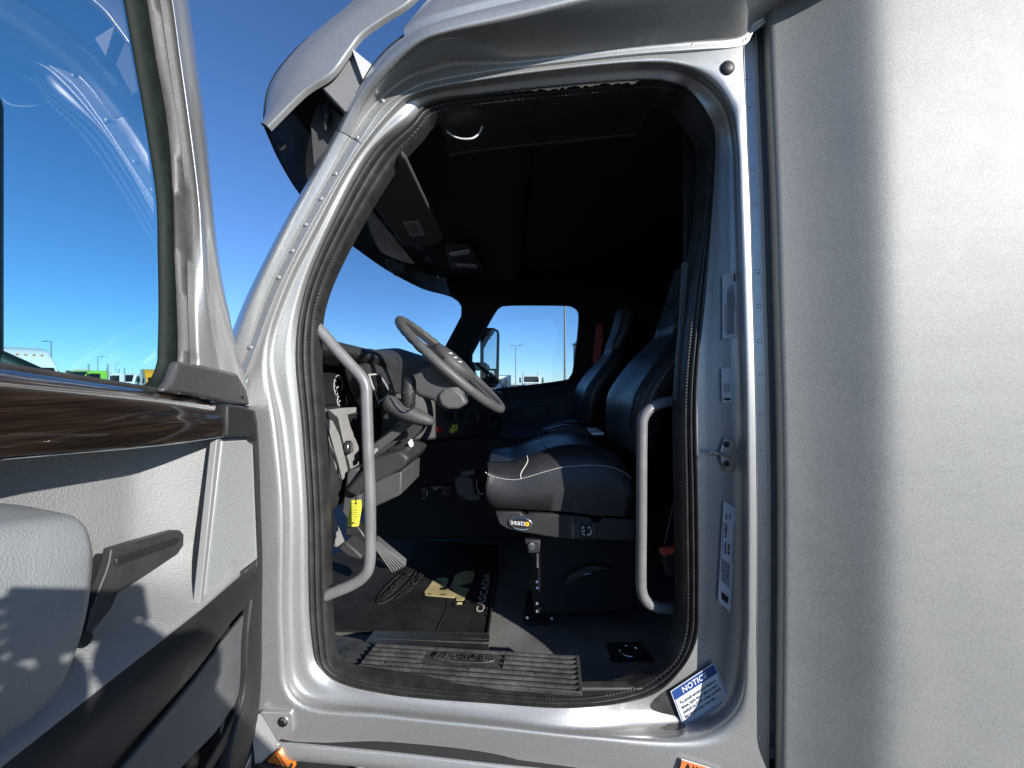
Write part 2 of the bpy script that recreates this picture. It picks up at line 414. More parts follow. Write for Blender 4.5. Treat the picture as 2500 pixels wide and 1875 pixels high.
# --- pillar strip and roof rail: columns c0 back edge, c1 corner, c2 ridge, c3 flange, c4 seam
ST = [  # (c0),(c1),(c2),(c3),(c4), kind
 ((508,905),(528,912),(560,925),(566,927),(592,935),0),
 ((545,850),(562,858),(593,868),(598,870),(615,878),0),
 ((602,716),(618,716),(648,716),(653,716),(676,717),0),
 ((683,558),(695,558),(727,558),(732,558),(756,558),0),
 ((772,400),(785,400),(814,400),(819,400),(846,400),0),
 ((818,316),(828,321),(851,333),(856,336),(877,348),0.05)]
ST2 = [
 ((819,314),(829,319),(852,331),(857,334),(878,346),0.05),
 ((862,236),(871,239),(893,246),(915,252),(939,261),.25),
 ((920,143),(932,152),(955,168),(990,188),(1021,210),.6),
 ((1000,76),(1008,84),(1022,104),(1058,165),(1070,197),.9),
 ((1085,43),(1088,50),(1094,76),(1108,152),(1114,188),1),
 ((1245,3),(1247,10),(1252,40),(1258,149),(1262,165),1),
 ((1500,-52),(1502,-44),(1508,-22),(1515,120),(1518,135),1),
 ((1690,-85),(1690,-78),(1690,-52),(1690,103),(1690,122),1),
 ((1800,-95),(1800,-88),(1800,-62),(1808,92),(1812,112),1),
 ((1850,-98),(1850,-92),(1848,-66),(1842,58),(1845,73),1),
 ((1905,-100),(1905,-95),(1905,-75),(1900,25),(1902,38),1),
 ((1990,-104),(1990,-100),(1990,-88),(1982,-14),(1984,-3),1),
 ((2140,-110),(2140,-107),(2140,-100),(2130,-78),(2130,-70),1)]
def rail(stations):
    rows = []
    for s in stations:
        k = s[5]
        y = [.05 * (1 - k) - .085 * k, -.004 * (1 - k) - .118 * k, .003 * (1 - k) - .122 * k, .009 * (1 - k) + .002 * k, 0.0]
        p = [PY(s[i][0], s[i][1], y[i]) for i in range(5)]
        m = PY(s[2][0] * .55 + s[3][0] * .45, s[2][1] * .5 + s[3][1] * .5, y[2] * .62 + y[3] * .38 + .012 * k)
        back = p[0] + V(-.004, .05, -.01 * (1 - k) + .0)
        rows.append([back, p[0], p[1], p[2], m, p[3], p[4], p[4] + V(0, .012, 0)])
    cs = [catmull([r[j] for r in rows], 6) for j in range(8)]
    return [round_poly([c[i] for c in cs], 3, .35) for i in range(len(cs[0]))], cs
rl, pc = rail(ST); MB().loft(rl).build('pillar_cover', silver, truck, angle=60)
rl2, rc = rail(ST2); MB().loft(rl2).build('roof_rail', silver, truck, angle=60)
def disc_on(name, px, py, Y, r, h, m, parent, nrm=(0, -1, 0), dome=.0):
    return MB().disc(PY(px, py, Y), nrm, r, h, 14, dome).build(name, m, parent)
for (x, y) in [(612,848),(681,677),(714,612),(747,548),(784,485),(819,424),(872,336),(934,246),(1015,191),(1114,168),(1226,156),(1317,147),(1412,135),(1507,124),(1690,110),(1821,97)]:
    o = MB().disc(PY(x, y, .004), (0.1, -1, 0), .0046, .0024, 14, .0008).build('rivet', silver, truck)
    MB().disc(PY(x, y, .004) + V(0, -.0030, 0), (0.1, -1, 0), .0017, .0008, 8).build('rivet_pin', greyp, o)

# --- roof cap above the black gap
g1 = [[rc[1][i] + V(.0, .004, -.004), rc[1][i] + V(0, .002, .006), rc[1][i] + V(0, .0, .016), rc[1][i] + V(.055, .05, .14), rc[1][i] + V(.13, .16, .30), rc[1][i] + V(.2, .35, .42)] for i in range(len(rc[1])) if i >= 17]
cap = MB().loft([round_poly(r, 3, .4) for r in g1]).build('roof_cap', silver, truck, angle=60)
gp = [[rc[1][i] + V(0, .012, -.006), rc[1][i] + V(0, .010, .012)] for i in range(len(rc[1])) if i >= 7]
MB().loft(gp).build('roof_gap_seal', rubber, truck)

# --- rear edge of the cab: rivet strip, groove, and the sleeper side
SY = [(-160,1811),(110,1815),(500,1831),(720,1837),(962,1844),(1231,1848),(1560,1847),(1980,1842)]
def col_pts(dx, Y, jit=0):
    return catmull([PY(o + dx, y, Y) for (y, o) in SY], 5)
strip = [col_pts(0.5, .0), col_pts(1.5, .004), col_pts(2, .036), col_pts(26, .034), col_pts(28, .030), col_pts(34, .030), col_pts(37, .052), col_pts(45, .052), col_pts(50, .03)]
MB().loft([list(r) for r in zip(*strip)]).build('rivet_strip', silver, truck, angle=40)
for (x, y) in [(1827,191),(1831,258),(1838,412),(1843,497),(1850,663),(1852,748),(1854,832),(1857,914),(1858,1009),(1859,1095),(1862,1273),(1862,1368),(1861,1464),(1860,1678),(1854,1802)]:
    o = MB().disc(PY(x, y, .036), (0, -1, 0), .0055, .0025, 14, .0012).build('rivet', silver, truck)
    MB().disc(PY(x, y, .036) + V(0, -.0032, 0), (0, -1, 0), .0026, .0010, 10).build('rivet_pin', steel, o)
sl = [(47,.055),(50,.03),(54,.012),(60,-.003),(66,-.010),(80,-.014),(110,-.023),(150,-.037),(200,-.056),(250,-.0755),(285,-.0890),(310,-.0970),(330,-.1018),(350,-.1048),(372,-.1062),(405,-.1068),(450,-.1068)]
slc = [col_pts(a, b) for a, b in sl]
for X in (1.05, 1.3, 1.7, 2.2, 2.8):
    slc.append([V(X, -.1068, p.z) for p in slc[-1]])
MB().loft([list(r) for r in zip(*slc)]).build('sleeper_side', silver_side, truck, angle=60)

# --- sill fairing under the black gap, corner bracket with bolt, amber marker lamp
gl = [(640,1790),(715,1792),(953,1814),(1200,1842),(1405,1863),(1480,1880),(1560,1915),(1660,1960)]
gt = catmull([PY(x, y, .016) for x, y in gl], 5)
fa = []
for i, p in enumerate(gt):
    q = p + V(0, -.016, -.012)
    fa.append(round_poly([q + V(0, .012, .0005), q + V(0, .0, 0), q + V(0, -.006, -.028), q + V(0, .0, -.046), q + V(0, .03, -.05)], 3))
MB().loft(fa).build('sill_fairing', silver, truck, angle=60)
MB().loft([[p + V(0, .004, .008), p + V(0, -.004, -.004), p + V(0, -.012, -.0125)] for p in gt]).build('sill_gap_shade', mat('gap_shade_black', (.006, .006, .006), .8), truck)  # near-flush strip coloured black to stand in for the gap's recess shade
MB().box(W(.1, .30, -1.12), (1.6, .5, .26)).build('battery_box', blk, truck, bevel=.01)
MB().tube([W(-.40, .03, -.96), W(-.38, .02, -1.15)], .012).build('step_post', railm, truck)
MB().prism([PY(905,1858,.01), PY(945,1862,.01), PY(960,1885,.01), PY(930,1900,.01)], (0, .05, 0)).build('step_bracket', steel, truck, bevel=.003)
br = MB().prism([PY(636,1738,-.006), PY(708,1738,-.006), PY(713,1744,-.006), PY(715,1787,-.006), PY(678,1811,-.006), PY(640,1742,-.012)], (0, .012, 0)).build('corner_bracket', silver, truck, bevel=.002)
MB().prism([PY(639,1744,-.010), PY(676,1811,-.008), PY(675,1828,-.008), PY(622,1880,-.03), PY(612,1760,-.04)], (0, .014, 0)).build('bracket_flange', silver, br, bevel=.002)
bo = MB().disc(PY(691,1761,-.006), (0, -1, 0), .013, .003, 20).build('bolt', steel, br)
MB().disc(PY(691,1761,-.009), (0, -1, 0), .0085, .006, 6).build('bolt_head', steel, br)
lam = MB().prism([PY(681,1833,-.014), PY(712,1890,-.014), PY(640,1895,-.018), PY(630,1874,-.018)], (0, .03, 0)).build('marker_lamp', amber, truck, bevel=.003)
for k in range(5):
    MB().tube([PY(676 - 9 * k, 1843 + 8 * k, -.0155), PY(700 - 6 * k, 1888 + 2 * k, -.0155)], .0016, 6).build('lens_rib', amber, lam)
MB().prism([PY(614,1866,-.035), PY(700,1890,-.03), PY(690,1960,-.03), PY(600,1960,-.035)], (0, .03, 0)).build('lamp_base', blk, truck)
# lower corner pieces of the jamb
MB().disc(PY(1776,166,.0), (0, -1, 0), .0175, .003, 24, .006).build('door_bumper', rubber_dusty, truck)
# peeled black adhesive along the header
pe = MB(); xs = [1180 + 8 * i for i in range(50)]; up, lo = [], []
for i, x in enumerate(xs):
    t = (x - 1200) / 360; yb = 232 - 33 * t - 0
    n = random.random() * (4 + 9 * max(0, t)) if 0 < t < 1 else 1
    up.append(PY(x, yb - 4, .052)); lo.append(PY(x, yb - 1 + n, .050))
pe.loft([[a + V(0, -.004, 0), b + V(0, -.006, 0)] for a, b in zip(up, lo)]); pe.build('peeled_tape', rubber, truck)

# --- striker plate on the rear jamb
YJ = .083
stk = MB().prism([PY(1768,1068,YJ), PY(1786,1070,YJ), PY(1796,1100,YJ), PY(1793,1143,YJ), PY(1787,1151,YJ), PY(1770,1149,YJ), PY(1758,1125,YJ), PY(1757,1100,YJ)], (0, -.008, 0)).build('striker_plate', steel, truck, bevel=.002)
for y in (1085, 1132): MB().disc(PY(1773, y, YJ - .008), (0, -1, 0), .0085, .002, 14).build('striker_bolt', blk, stk)
MB().tube([PY(1784,1111,YJ - .012), PY(1742,1107,YJ - .03), PY(1736,1108,YJ - .02)], .0055).build('striker_pin', chrome, stk)

# --- stickers on the jamb
def quad_frame(q, Y):
    P = [PY(x, y, Y) for x, y in q]; return P
def sticker(name, q, Y, m=paper, label=None):
    P = quad_frame(q, Y); o = MB().prism(P, (0, .0012, 0)).build(name, m, truck, smooth=False)
    if label: o['label'] = label
    return o, P
def bil(P, u, v):   # corners: top-left, top-right, bottom-right, bottom-left
    return P[0].lerp(P[1], u).lerp(P[3].lerp(P[2], u), v)
def bars(P, rows, parent, m=ink, seed=1, name='fine_print', lift=.0006):
    """unreadable fine print: rows = (v, height, u0, u1, word pitch), each row a run of tiny dashes"""
    rnd = random.Random(seed); b = MB()
    for (v, h, u0, u1, pt) in rows:
        u = u0
        while u < u1:
            w = min(pt * rnd.uniform(.4, 1.0), u1 - u)
            b.add([bil(P, u, v) + V(0, -lift, 0), bil(P, u + w, v) + V(0, -lift, 0), bil(P, u + w, v + h) + V(0, -lift, 0), bil(P, u, v + h) + V(0, -lift, 0)], [(0, 1, 2, 3)])
            u += w + pt * .25
    return b.build(name, m, parent, smooth=False, fix=False)
# rotated text: reading direction runs up the jamb, so TL corner of the text is bottom-left of the label
o, P = sticker('jamb_sticker', [(1764,672),(1798,660),(1798,822),(1764,828)], YJ, label='tall narrow jamb sticker full of fine print')
Pr = [P[3], P[0], P[1], P[2]]
bars(Pr, [(.16, .05, .1, .55, .03)] + [(.3 + .075 * k, .045, .06, .72 + .05 * (k % 3), .022) for k in range(7)] + [(.85, .03, .4, .62, .04)], o, seed=3)
MB().add([bil(Pr, .84, .80) + V(0, -.0006, 0), bil(Pr, .96, .80) + V(0, -.0006, 0), bil(Pr, .96, .92) + V(0, -.0006, 0), bil(Pr, .84, .92) + V(0, -.0006, 0)], [(0, 1, 2, 3)]).build('badge_mark', ink, o, smooth=False)
o, P = sticker('jamb_sticker', [(1761,900),(1787,897),(1788,983),(1763,983)], YJ, label='small jamb sticker above the striker plate')
Pr = [P[3], P[0], P[1], P[2]]
bars(Pr, [(.2 + .13 * k, .05, .30, .56, .03) for k in range(5)], o, seed=5)
b = MB(); b.disc(bil(P, .5, .9) + V(0, -.0004, 0), (0, -1, 0), .0105, .0003, 20, ry=.0035, up=(1, 0, 0)); b.build('badge_mark', ink, o)
o, P = sticker('jamb_sticker', [(1767,1224),(1797,1240),(1783,1494),(1753,1467)], YJ, label='long crooked jamb sticker below the striker plate')
Pr = [P[3], P[0], P[1], P[2]]
bars(Pr, [(.15 + .11 * k, .07, .22, .44, .02) for k in range(6)] + [(.25, .14, .50, .62, .03), (.5, .18, .52, .62, .03), (.22, .16, .66, .80, .025), (.2, .12, .84, .9, .03), (.5, .1, .86, .92, .04), (.9, .05, .45, .85, .03), (.06, .05, .3, .8, .04)], o, seed=9)
MB().add([bil(Pr, q[0], q[1]) + V(0, -.0006, 0) for q in ((.05, .25), (.12, .2), (.12, .8), (.05, .75))], [(0, 1, 2, 3)]).build('badge_mark', ink, o, smooth=False)
# NOTICE sticker
YN = .080
o, P = sticker('notice_sticker', [(1637,1688),(1742,1619),(1785,1705),(1670,1777)], YN, label='tilted white notice sticker with blue heading')
hd = MB().add([bil(P, .015, .02) + V(0, -.0005, 0), bil(P, .985, .02) + V(0, -.0005, 0), bil(P, .985, .26) + V(0, -.0005, 0), bil(P, .015, .26) + V(0, -.0005, 0)], [(0, 1, 2, 3)]).build('blue_heading', bluei, o, smooth=False)
U = (P[1] - P[0]); wid = U.length; U.normalize(); Vu = (P[0] - P[3]).normalized()
em = wid * .155
lettering('NOTICE', bil(P, .5, .145) + V(0, -.0011, 0), U * em, Vu * em, white, o, 'notice_word', bold=.012)
for k, tx in enumerate(['To avoid excessive battery', 'draw, turn load disconnect', 'switch to OFF when parked', 'for more than one day.']):
    e2 = wid * .088; lettering(tx, bil(P, .09, .40 + .125 * k) + V(0, -.0011, 0), U * e2 * .86, Vu * e2, ink, o, 'notice_line', align='LEFT', bold=.012)
b = MB()
for (u0, v0, u1, v1) in ((.02, .275, .03, .97), (.97, .275, .98, .97), (.02, .955, .98, .97)):
    b.add([bil(P, u0, v0) + V(0, -.0006, 0), bil(P, u1, v0) + V(0, -.0006, 0), bil(P, u1, v1) + V(0, -.0006, 0), bil(P, u0, v1) + V(0, -.0006, 0)], [(0, 1, 2, 3)])
b.build('border_line', bluei, o, smooth=False, fix=False)
# orange warning sticker cut by the lower edge of the picture
o, P = sticker('warning_sticker', [(1664,1853),(1718,1870),(1768,1886),(1652,1960)], -.008, label='orange warning sticker at the lower edge')
o, P = o, [PY(1666,1856,-.0095), PY(1760,1884,-.0095), PY(1748,1915,-.0095), PY(1658,1884,-.0095)]
MB().add(P, [(0, 1, 2, 3)]).build('orange_heading', orangei, o, smooth=False)
U = (P[1] - P[0]).normalized(); Vu = V(-U.z, 0, U.x); Vu = -Vu if Vu.z < 0 else Vu
MB().add([PY(1671,1880,-.011), PY(1687,1884,-.011), PY(1681,1864,-.011)], [(0, 1, 2)]).build('warning_triangle', ink, o, smooth=False)
lettering('WARNING', PY(1690,1877,-.0105), U * .021, Vu * .021, ink, o, 'warning_word', align='LEFT', bold=.02)

# ------------------------------------------------------------------ outside sun visor over the windshield
vo = [(905,-45),(850,12),(790,62),(722,122),(674,180),(652,230),(645,288),(648,313)]
vi = [(1040,-40),(990,8),(931,45),(880,82),(850,120),(806,178),(740,222),(653,308)]
oc = catmull([PY(x, y, .07) for x, y in vo], 6); ic = catmull([PY(x, y, .0) for x, y in vi], 6)
mc = [a.lerp(b, .5) + V(0, -.022, 0) for a, b in zip(oc, ic)]
end = [round_poly([a, a.lerp(m, .35) + V(-.004, -.008, .0), m, b, b + V(.004, .012, -.006)], 4, .4) for a, m, b in zip(oc, mc, ic)]
vis = MB().loft(end).build('outer_visor', silver, truck, angle=70)
# the sheet across the truck, bowed forward
bow = [(.07, 0, 0), (.25, -.055, .0), (.48, -.105, .0), (.80, -.14, .004), (1.19, -.13, .006), (1.6, -.085, .004), (2.03, .02, 0), (2.24, .145, 0), (2.45, .27, -.01)]
rowsV = []
for (Y, dx, dz) in bow:
    rowsV.append([p + V(dx, Y - .07, dz) for p in oc[15:]])
cs = [catmull([r[j] for r in rowsV], 5) for j in range(len(oc) - 15)]
sheet = [list(r) for r in zip(*cs)]
MB().loft(sheet).build('visor_sheet', blk, vis, angle=70, solid=.006)
# support arm between visor end and roof: sunlit top painted pale as its own piece, grey front, dark cheek
arm = MB()
A = [PY(853,116,.02), PY(907,157,.03), PY(886,195,.03), PY(848,280,.03), PY(781,210,.02)]
arm.prism(A, (0, .04, 0)); arm.build('visor_arm', mat('arm_grey', (.16, .16, .16), .6), vis, bevel=.004)
MB().prism([PY(858,117,.005), PY(906,156,.016), PY(885,193,.016)], (0, .02, 0)).build('arm_lit_face', mat('arm_lit_pale', (.45, .45, .44), .6), vis, bevel=.001)
pl = MB().prism([PY(775,250,.10), PY(800,255,.10), PY(845,290,.10), PY(765,405,.12), PY(757,300,.10)], (0, .012, 0)).build('visor_bracket', dashg, vis, bevel=.003)
MB().tube([PY(793,262,.09), PY(797,285,.08), PY(794,318,.085)], [.012, .012, .004], 10).build('visor_clip', blk, vis)
MB().disc(PY(688,358,.13), (0, -1, 0), .012, .004, 14).build('visor_bolt', blk, vis)

KD = .13
def PXs(x, y, X):        # pixel -> point on the plane X - KD*Y (the door's own skewed plane), in door space
    t = (x - CX) / F; d = (X + KD * D) / (t + KD); return Vector((X, d - D, H - (y - CY) / F * d))
PX0, PX = PX, PXs
# ================================================================== the open driver door (stands nearly square to the cab, inner face towards +X)
door = empty('driver_door', PX0(640, 1800, -.66), truck)
def pxl(L, X): return [PX(x, y, X) for x, y in L]
def ext(P, k=1.0):       # continue a line of points beyond its first point
    return [P[0] + (P[0] - P[1]).normalized() * k] + P
# --- window side: glass edge | rubber channel | grey trim | silver frame | outer edge   (top to bottom)
gE = [(290,-90),(307,0),(331,136),(362,316),(386,482),(390,620),(392,751),(390,850),(388,885),(374,922),(352,946)]
rE = [(340,-90),(359,0),(380,136),(411,316),(421,482),(425,620),(431,751),(434,842),(432,888),(420,928),(398,958)]
tE = [(388,-90),(407,0),(426,136),(450,316),(471,482),(474,620),(474,751),(478,850),(480,888),(470,935),(450,968)]
sM = [(400,-90),(421,0),(440,136),(465,316),(485,482),(496,620),(508,751),(524,850),(530,888),(530,940),(528,975)]
sE = [(430,-90),(449,0),(468,136),(494,316),(513,482),(530,640),(553,781),(571,850),(582,911),(590,950),(600,990)]
oE = [(444,-90),(462,0),(481,136),(505,316),(520,482),(538,640),(565,781),(581,863),(598,911),(606,945),(614,992)]
XG, n = -.682, 6
cg = catmull(pxl(gE, -.680), n); cr = catmull(pxl(rE, -.672), n); ct = catmull(pxl(tE, -.655), n)
cm = catmull(pxl(sM, -.640), n); ce = catmull(pxl(sE, -.652), n); co = catmull(pxl(oE, -.672), n)
N = len(cg)
rub = MB().loft([[cg[i] + V(-.004, 0, 0), cg[i] + V(.003, .001, 0), cg[i].lerp(cr[i], .5) + V(.008, 0, 0), cr[i].lerp(cg[i], .12) + V(.004, 0, 0), cr[i] + V(-.012, 0, 0)] for i in range(N)])
rub.build('glass_channel', mat('glass_channel_rubber', (.006, .011, .009), .65, 0, .2, var=(40, .4), bump=('noise', 90, .15, .0008)), door, angle=80)
MB().loft([[cr[i] + V(-.010, 0, 0), cr[i] + V(.004, 0, 0), cr[i].lerp(ct[i], .4) + V(.007, 0, 0), cr[i].lerp(ct[i], .62) + V(.001, 0, 0), cr[i].lerp(ct[i], .85) + V(.004, 0, 0), ct[i] + V(-.006, 0, 0)] for i in range(N)]).build('window_trim', mat('window_trim_grey', (.055, .055, .052), .5, var=(25, .3), bump=('noise', 300, .3, .001)), door, angle=60)
MB().loft([round_poly([ct[i] + V(-.008, 0, 0), ct[i] + V(.003, .002, 0), cm[i], cm[i].lerp(ce[i], .45) + V(-.006, 0, 0), ce[i], co[i], co[i] + V(-.03, .004, 0)], 3, .4) for i in range(N)]).build('window_frame', silver, door, angle=60)
# --- glass pane, with its real slant edge; runs on past the picture edge
gl = cg[:]
pane = [p + V(-.002, 0, 0) for p in gl]
lo = [PX(x, y, XG) for x, y in ((352,946),(181,934),(0,906),(-300,858),(-900,760))]
topz = gl[0].z
pane = [V(XG, p.y, p.z) for p in pane] + lo[1:] + [V(XG, lo[-1].y, topz)]
MB().sheet(pane).build('window_glass', glass_door, door, smooth=False)
# --- black corner cover at the foot of the frame
cc = [(437,881),(500,892),(582,911),(604,950),(613,990),(560,986),(470,968),(398,956),(420,930)]
MB().prism(pxl(cc, -.630), (-.02, 0, 0)).build('corner_cover', mat('corner_cover_black', (.05, .05, .05), .38, bump=('noise', 260, .7, .002)), door, bevel=.008, seg=3)
MB().prism(pxl([(440,955),(470,958),(470,966),(438,963)], -.624), (-.01, 0, 0)).build('cover_tab', blk, door, bevel=.001)
MB().prism(pxl([(500,967),(535,972),(532,981),(498,974)], -.624), (-.01, 0, 0)).build('cover_tab', blk, door, bevel=.001)
MB().disc(PX(592,970,-.630), (1, 0, 0), .004, .003, 12).build('cover_screw', blk, door)
# --- wood belt: convex board with a bright lip
wt = [(-900,765),(-300,855),(0,900),(181,927),(362,954),(470,973),(557,990)]
wb = [(-900,1250),(-300,1160),(0,1117),(181,1102),(301,1093),(430,1080),(557,1062)]
XT, XW = -.662, -.612
T_ = catmull([PX(x, y, XT) for x, y in wt], 5); B_ = [None] * len(T_)
wbl = [PX(x, y, XW) for x, y in wb]
def z_at(P, Y):
    P = sorted(P, key=lambda p: p.y)
    for a, b in zip(P, P[1:]):
        if a.y <= Y <= b.y: return a.z + (b.z - a.z) * (Y - a.y) / max(1e-9, b.y - a.y)
    return P[0].z if Y < P[0].y else P[-1].z
rows = []
for p in T_:
    zb = z_at(wbl, p.y); h = p.z - zb; fade = 1
    rows.append([V(XT - .01, p.y, p.z + .002), V(XT + .012, p.y, p.z), V(XW - .012, p.y, p.z - h * .14), V(XW + .004, p.y, p.z - h * .45), V(XW + .006, p.y, p.z - h * .75), V(XW, p.y, zb), V(XW - .006, p.y, zb - .003)])
rows = [round_poly(r, 3, .5) for r in rows]
wd = MB().loft(rows, caps=False); wd.build('wood_trim', woodm, door, angle=70)
MB().tube([V(XW + .001, p.y, z_at(wbl, p.y) - .0012) for p in T_], .0016, 6).build('trim_bead', chrome, door)
MB().tube([V(XT + .002, p.y, p.z + .003) for p in T_[:-3]], .0042, 8).build('glass_wiper', rubber, door)
MB().prism([V(XW, r.y, z_at(wbl, r.y)) for r in T_] + [V(-.76, r.y, z_at(wbl, r.y) + .01) for r in T_[::-1]], (0, 0, .006)).build('belt_underside', slate, door)
# black end cap in front of the wood and the edge trim of the door
MB().prism(pxl([(557,987),(600,993),(621,999),(628,1040),(630,1081),(619,1066),(556,1068)], -.600), (-.03, 0, 0)).build('belt_end_cap', slate, door, bevel=.006, seg=3)
ed = [(614,1000),(623,1010),(630,1081),(636,1250),(639,1397),(640,1560),(640,1660),(628,1780),(600,1880),(585,1960)]
ei = [(604,1000),(612,1012),(618,1070),(624,1250),(630,1364),(616,1470),(606,1560),(600,1690),(570,1800),(545,1960)]
ea = catmull(pxl(ed, -.640), 5); eb = catmull(pxl(ei, -.624), 5)
MB().loft([round_poly([a + V(-.05, .004, 0), a, a.lerp(b, .4) + V(.007, 0, 0), b, b + V(-.02, 0, 0)], 3, .45) for a, b in zip(ea, eb)]).build('door_edge_trim', slate, door, angle=60)
MB().loft([[a + V(-.02, .006, 0), a + V(-.04, .012, 0), a + V(-.09, .012, 0)] for a in ea]).build('door_edge_gasket', rubber, door)
# --- light grey panel: flush beside the grille, ramps back to a recess under the belt
XR = -.735
def panel_x(Y):
    if Y >= -.17: return -.628
    if Y <= -.30: return XR
    t = (Y + .17) / -.13; return -.628 + (XR + .628) * (t * t * (3 - 2 * t) * .3 + .7 * t)
ledge = [(-900,2600),(-300,2070),(0,1843),(240,1660),(487,1473)]
lz = [PX(x, y, -.62) for x, y in ledge]
rows = []
for k in range(46):
    Y = -.150 - k * .02 if k < 40 else -.95 - (k - 40) * .03
    zt = z_at(wbl, Y) + .012; zb = z_at(lz, Y); X = panel_x(Y)
    r = []
    for j in range(13):
        v = j / 12; z = zt + (zb - zt) * v
        flare = max(0, (v - .70) / .30) ** 2 * (-.618 - X)       # sweeps out to the ledge
        r.append(V(X + flare, Y, z))
    r += [V(-.614, Y, zb - .004), V(-.616, Y, zb - .014), V(-.66, Y, zb - .018)]
    rows.append(r)
pn = MB().loft(rows).build('door_panel', panelg, door, angle=75)
# --- speaker grille with its frame and dot rows
gq = [PX(543,1070,-.624), PX(617,1067,-.622), PX(629,1364,-.622), PX(496,1468,-.624)]
gr = MB().prism(gq, (-.012, 0, 0)).build('speaker_grille', mat('grille_grey', (.33, .34, .34), .5, grain=(200, .1)), door, bevel=.003)
fr = MB().prism([PX(530,1071,-.618), PX(541,1070,-.618), PX(497,1468,-.618), PX(488,1474,-.618)], (-.014, 0, 0)).build('grille_frame', mat('grille_frame_grey', (.23, .235, .235), .5), door, bevel=.002)
dm = mat('grille_hole', (.10, .10, .10), .6)
dots = MB()
rowsn, colsn = 62, 24
for j in range(rowsn):
    for i in range(colsn):
        u = (i + .5 + .5 * (j % 2)) / (colsn + 1); v = (j + .6) / rowsn
        p = bil(gq, .04 + .92 * u, .03 + .94 * v) + V(.0007, 0, 0); r = .00135
        dots.add([p + V(0, r, 0), p + V(0, 0, r), p + V(0, -r, 0), p + V(0, 0, -r)], [(0, 1, 2, 3)])
o = dots.build('grille_perforation', dm, gr, smooth=False, fix=False); o['kind'] = 'stuff'
# --- armrest: fat leather-grained bulge
ar = []
Ys = [-.546, -.550, -.559, -.578, -.60, -.68, -.78, -.88, -1.0]
for i, Y in enumerate(Ys):
    f = [.05, .62, .86, .97, 1, 1, 1, 1, 1][i]; zt = -.105 - .10 * (1 - f) + 0 - .045 * max(0, 1 - (abs(Y + .546) / .25)); zb = -.46
    Xo = XR + (.165) * f
    prof_ = [V(XR - .01, Y, H + zt), V(XR + .06 * f, Y, H + zt + .006), V(Xo - .012, Y, H + zt - .012), V(Xo, Y, H + zt - .05), V(Xo - .008, Y, H + zt - .13), V(Xo - .035, Y, H + zt - .21), V(XR + .05, Y, H + zb), V(XR - .01, Y, H + zb - .02)]
    ar.append(round_poly(prof_, 4, .48))
csA = [catmull([r[j] for r in ar], 4) for j in range(len(ar[0]))]
MB().loft([list(r) for r in zip(*csA)], caps=True).build('armrest', leatherg, door, angle=80)
# --- pull lever: paddle that bends down into the panel
pad = [(272,1340),(330,1322),(428,1294),(441,1295),(450,1305),(449,1332),(434,1354),(360,1404),(290,1450),(272,1488),(212,1562),(205,1560),(222,1490),(258,1400),(266,1375)]
lev = MB().prism(pxl(pad, -.640), (-.016, .004, 0)).build('pull_lever', mat('lever_grey', (.040, .040, .042), .42, var=(18, .2), bump=('noise', 300, .3, .001)), door, bevel=.005, seg=3)
MB().prism(pxl([(285,1362),(335,1346),(438,1313),(441,1320),(430,1330),(330,1368),(285,1385)], -.636), (-.006, 0, 0)).build('lever_rib', slate, lev, bevel=.003)
MB().prism(pxl([(262,1372),(270,1350),(262,1352),(222,1452),(192,1565),(198,1572),(212,1562),(226,1485)], -.655), (-.02, 0, 0)).build('lever_back', blk, lev, bevel=.003)
MB().disc(PX(197,1560,-.640), (1, -.3, 0), .010, .008, 12).build('lever_pivot', slate, lev)
# --- dark lower band, map pocket and outer skin
la = [PX(x, y, -.618) for x, y in ((-900,2600),(-300,2070),(0,1845),(240,1664),(490,1476),(560,1420),(622,1372))]
lb = [PX(x, y, -.618) for x, y in ((-900,3150),(-300,2600),(20,2210),(285,1870),(475,1650),(560,1530),(616,1466))]
A2 = catmull(la, 6); B2 = catmull(lb, 6)
MB().loft([round_poly([a + V(-.02, 0, .004), a + V(.0, 0, 0), a.lerp(b, .30) + V(.012, 0, 0), a.lerp(b, .72) + V(.008, 0, 0), b, b + V(-.05, 0, -.012)], 3, .4) for a, b in zip(A2, B2)]).build('lower_band', slate, door, angle=60)
pk = [(596,1502),(604,1500),(598,1600),(592,1665),(575,1720),(526,1790),(440,1880),(300,2010),(100,2250),(280,1900),(470,1668),(540,1575)]
MB().prism(pxl(pk, -.640), (-.01, 0, 0)).build('map_pocket', pocket, door, bevel=.003)
pk2 = [(611,1482),(616,1470),(614,1600),(606,1680),(590,1745),(560,1810),(470,1960),(450,1960),(545,1800),(582,1730),(598,1668)]
MB().prism(pxl(pk2, -.632), (-.01, 0, 0)).build('pocket_rim', slate, door, bevel=.003)
MB().add(pxl([(640,1400),(640,1900),(300,2700),(-900,3200),(-900,1500),(300,1300)], -.765), [tuple(range(6))]).build('door_inner_skin', blk, door, smooth=False)
dk = PX(640, 1400, -.66)
osk = []
for Y in (dk.y + .004, dk.y - .02, -.4, -.8, -.95):
    osk.append([V(-.72 - (.06 if Y < dk.y - .01 else 0), Y, H - .02), V(-.79 if Y < dk.y - .01 else -.72, Y, H - .3), V(-.785 if Y < dk.y - .01 else -.72, Y, H - 1.0)])
MB().loft(osk).build('door_outer_skin', silver, door, angle=60)
MB().prism(pxl([(636,1790),(640,1760),(634,1850),(606,1900),(598,1880)], -.645), (-.02, 0, 0)).build('door_skin_corner', silver, door, bevel=.002)
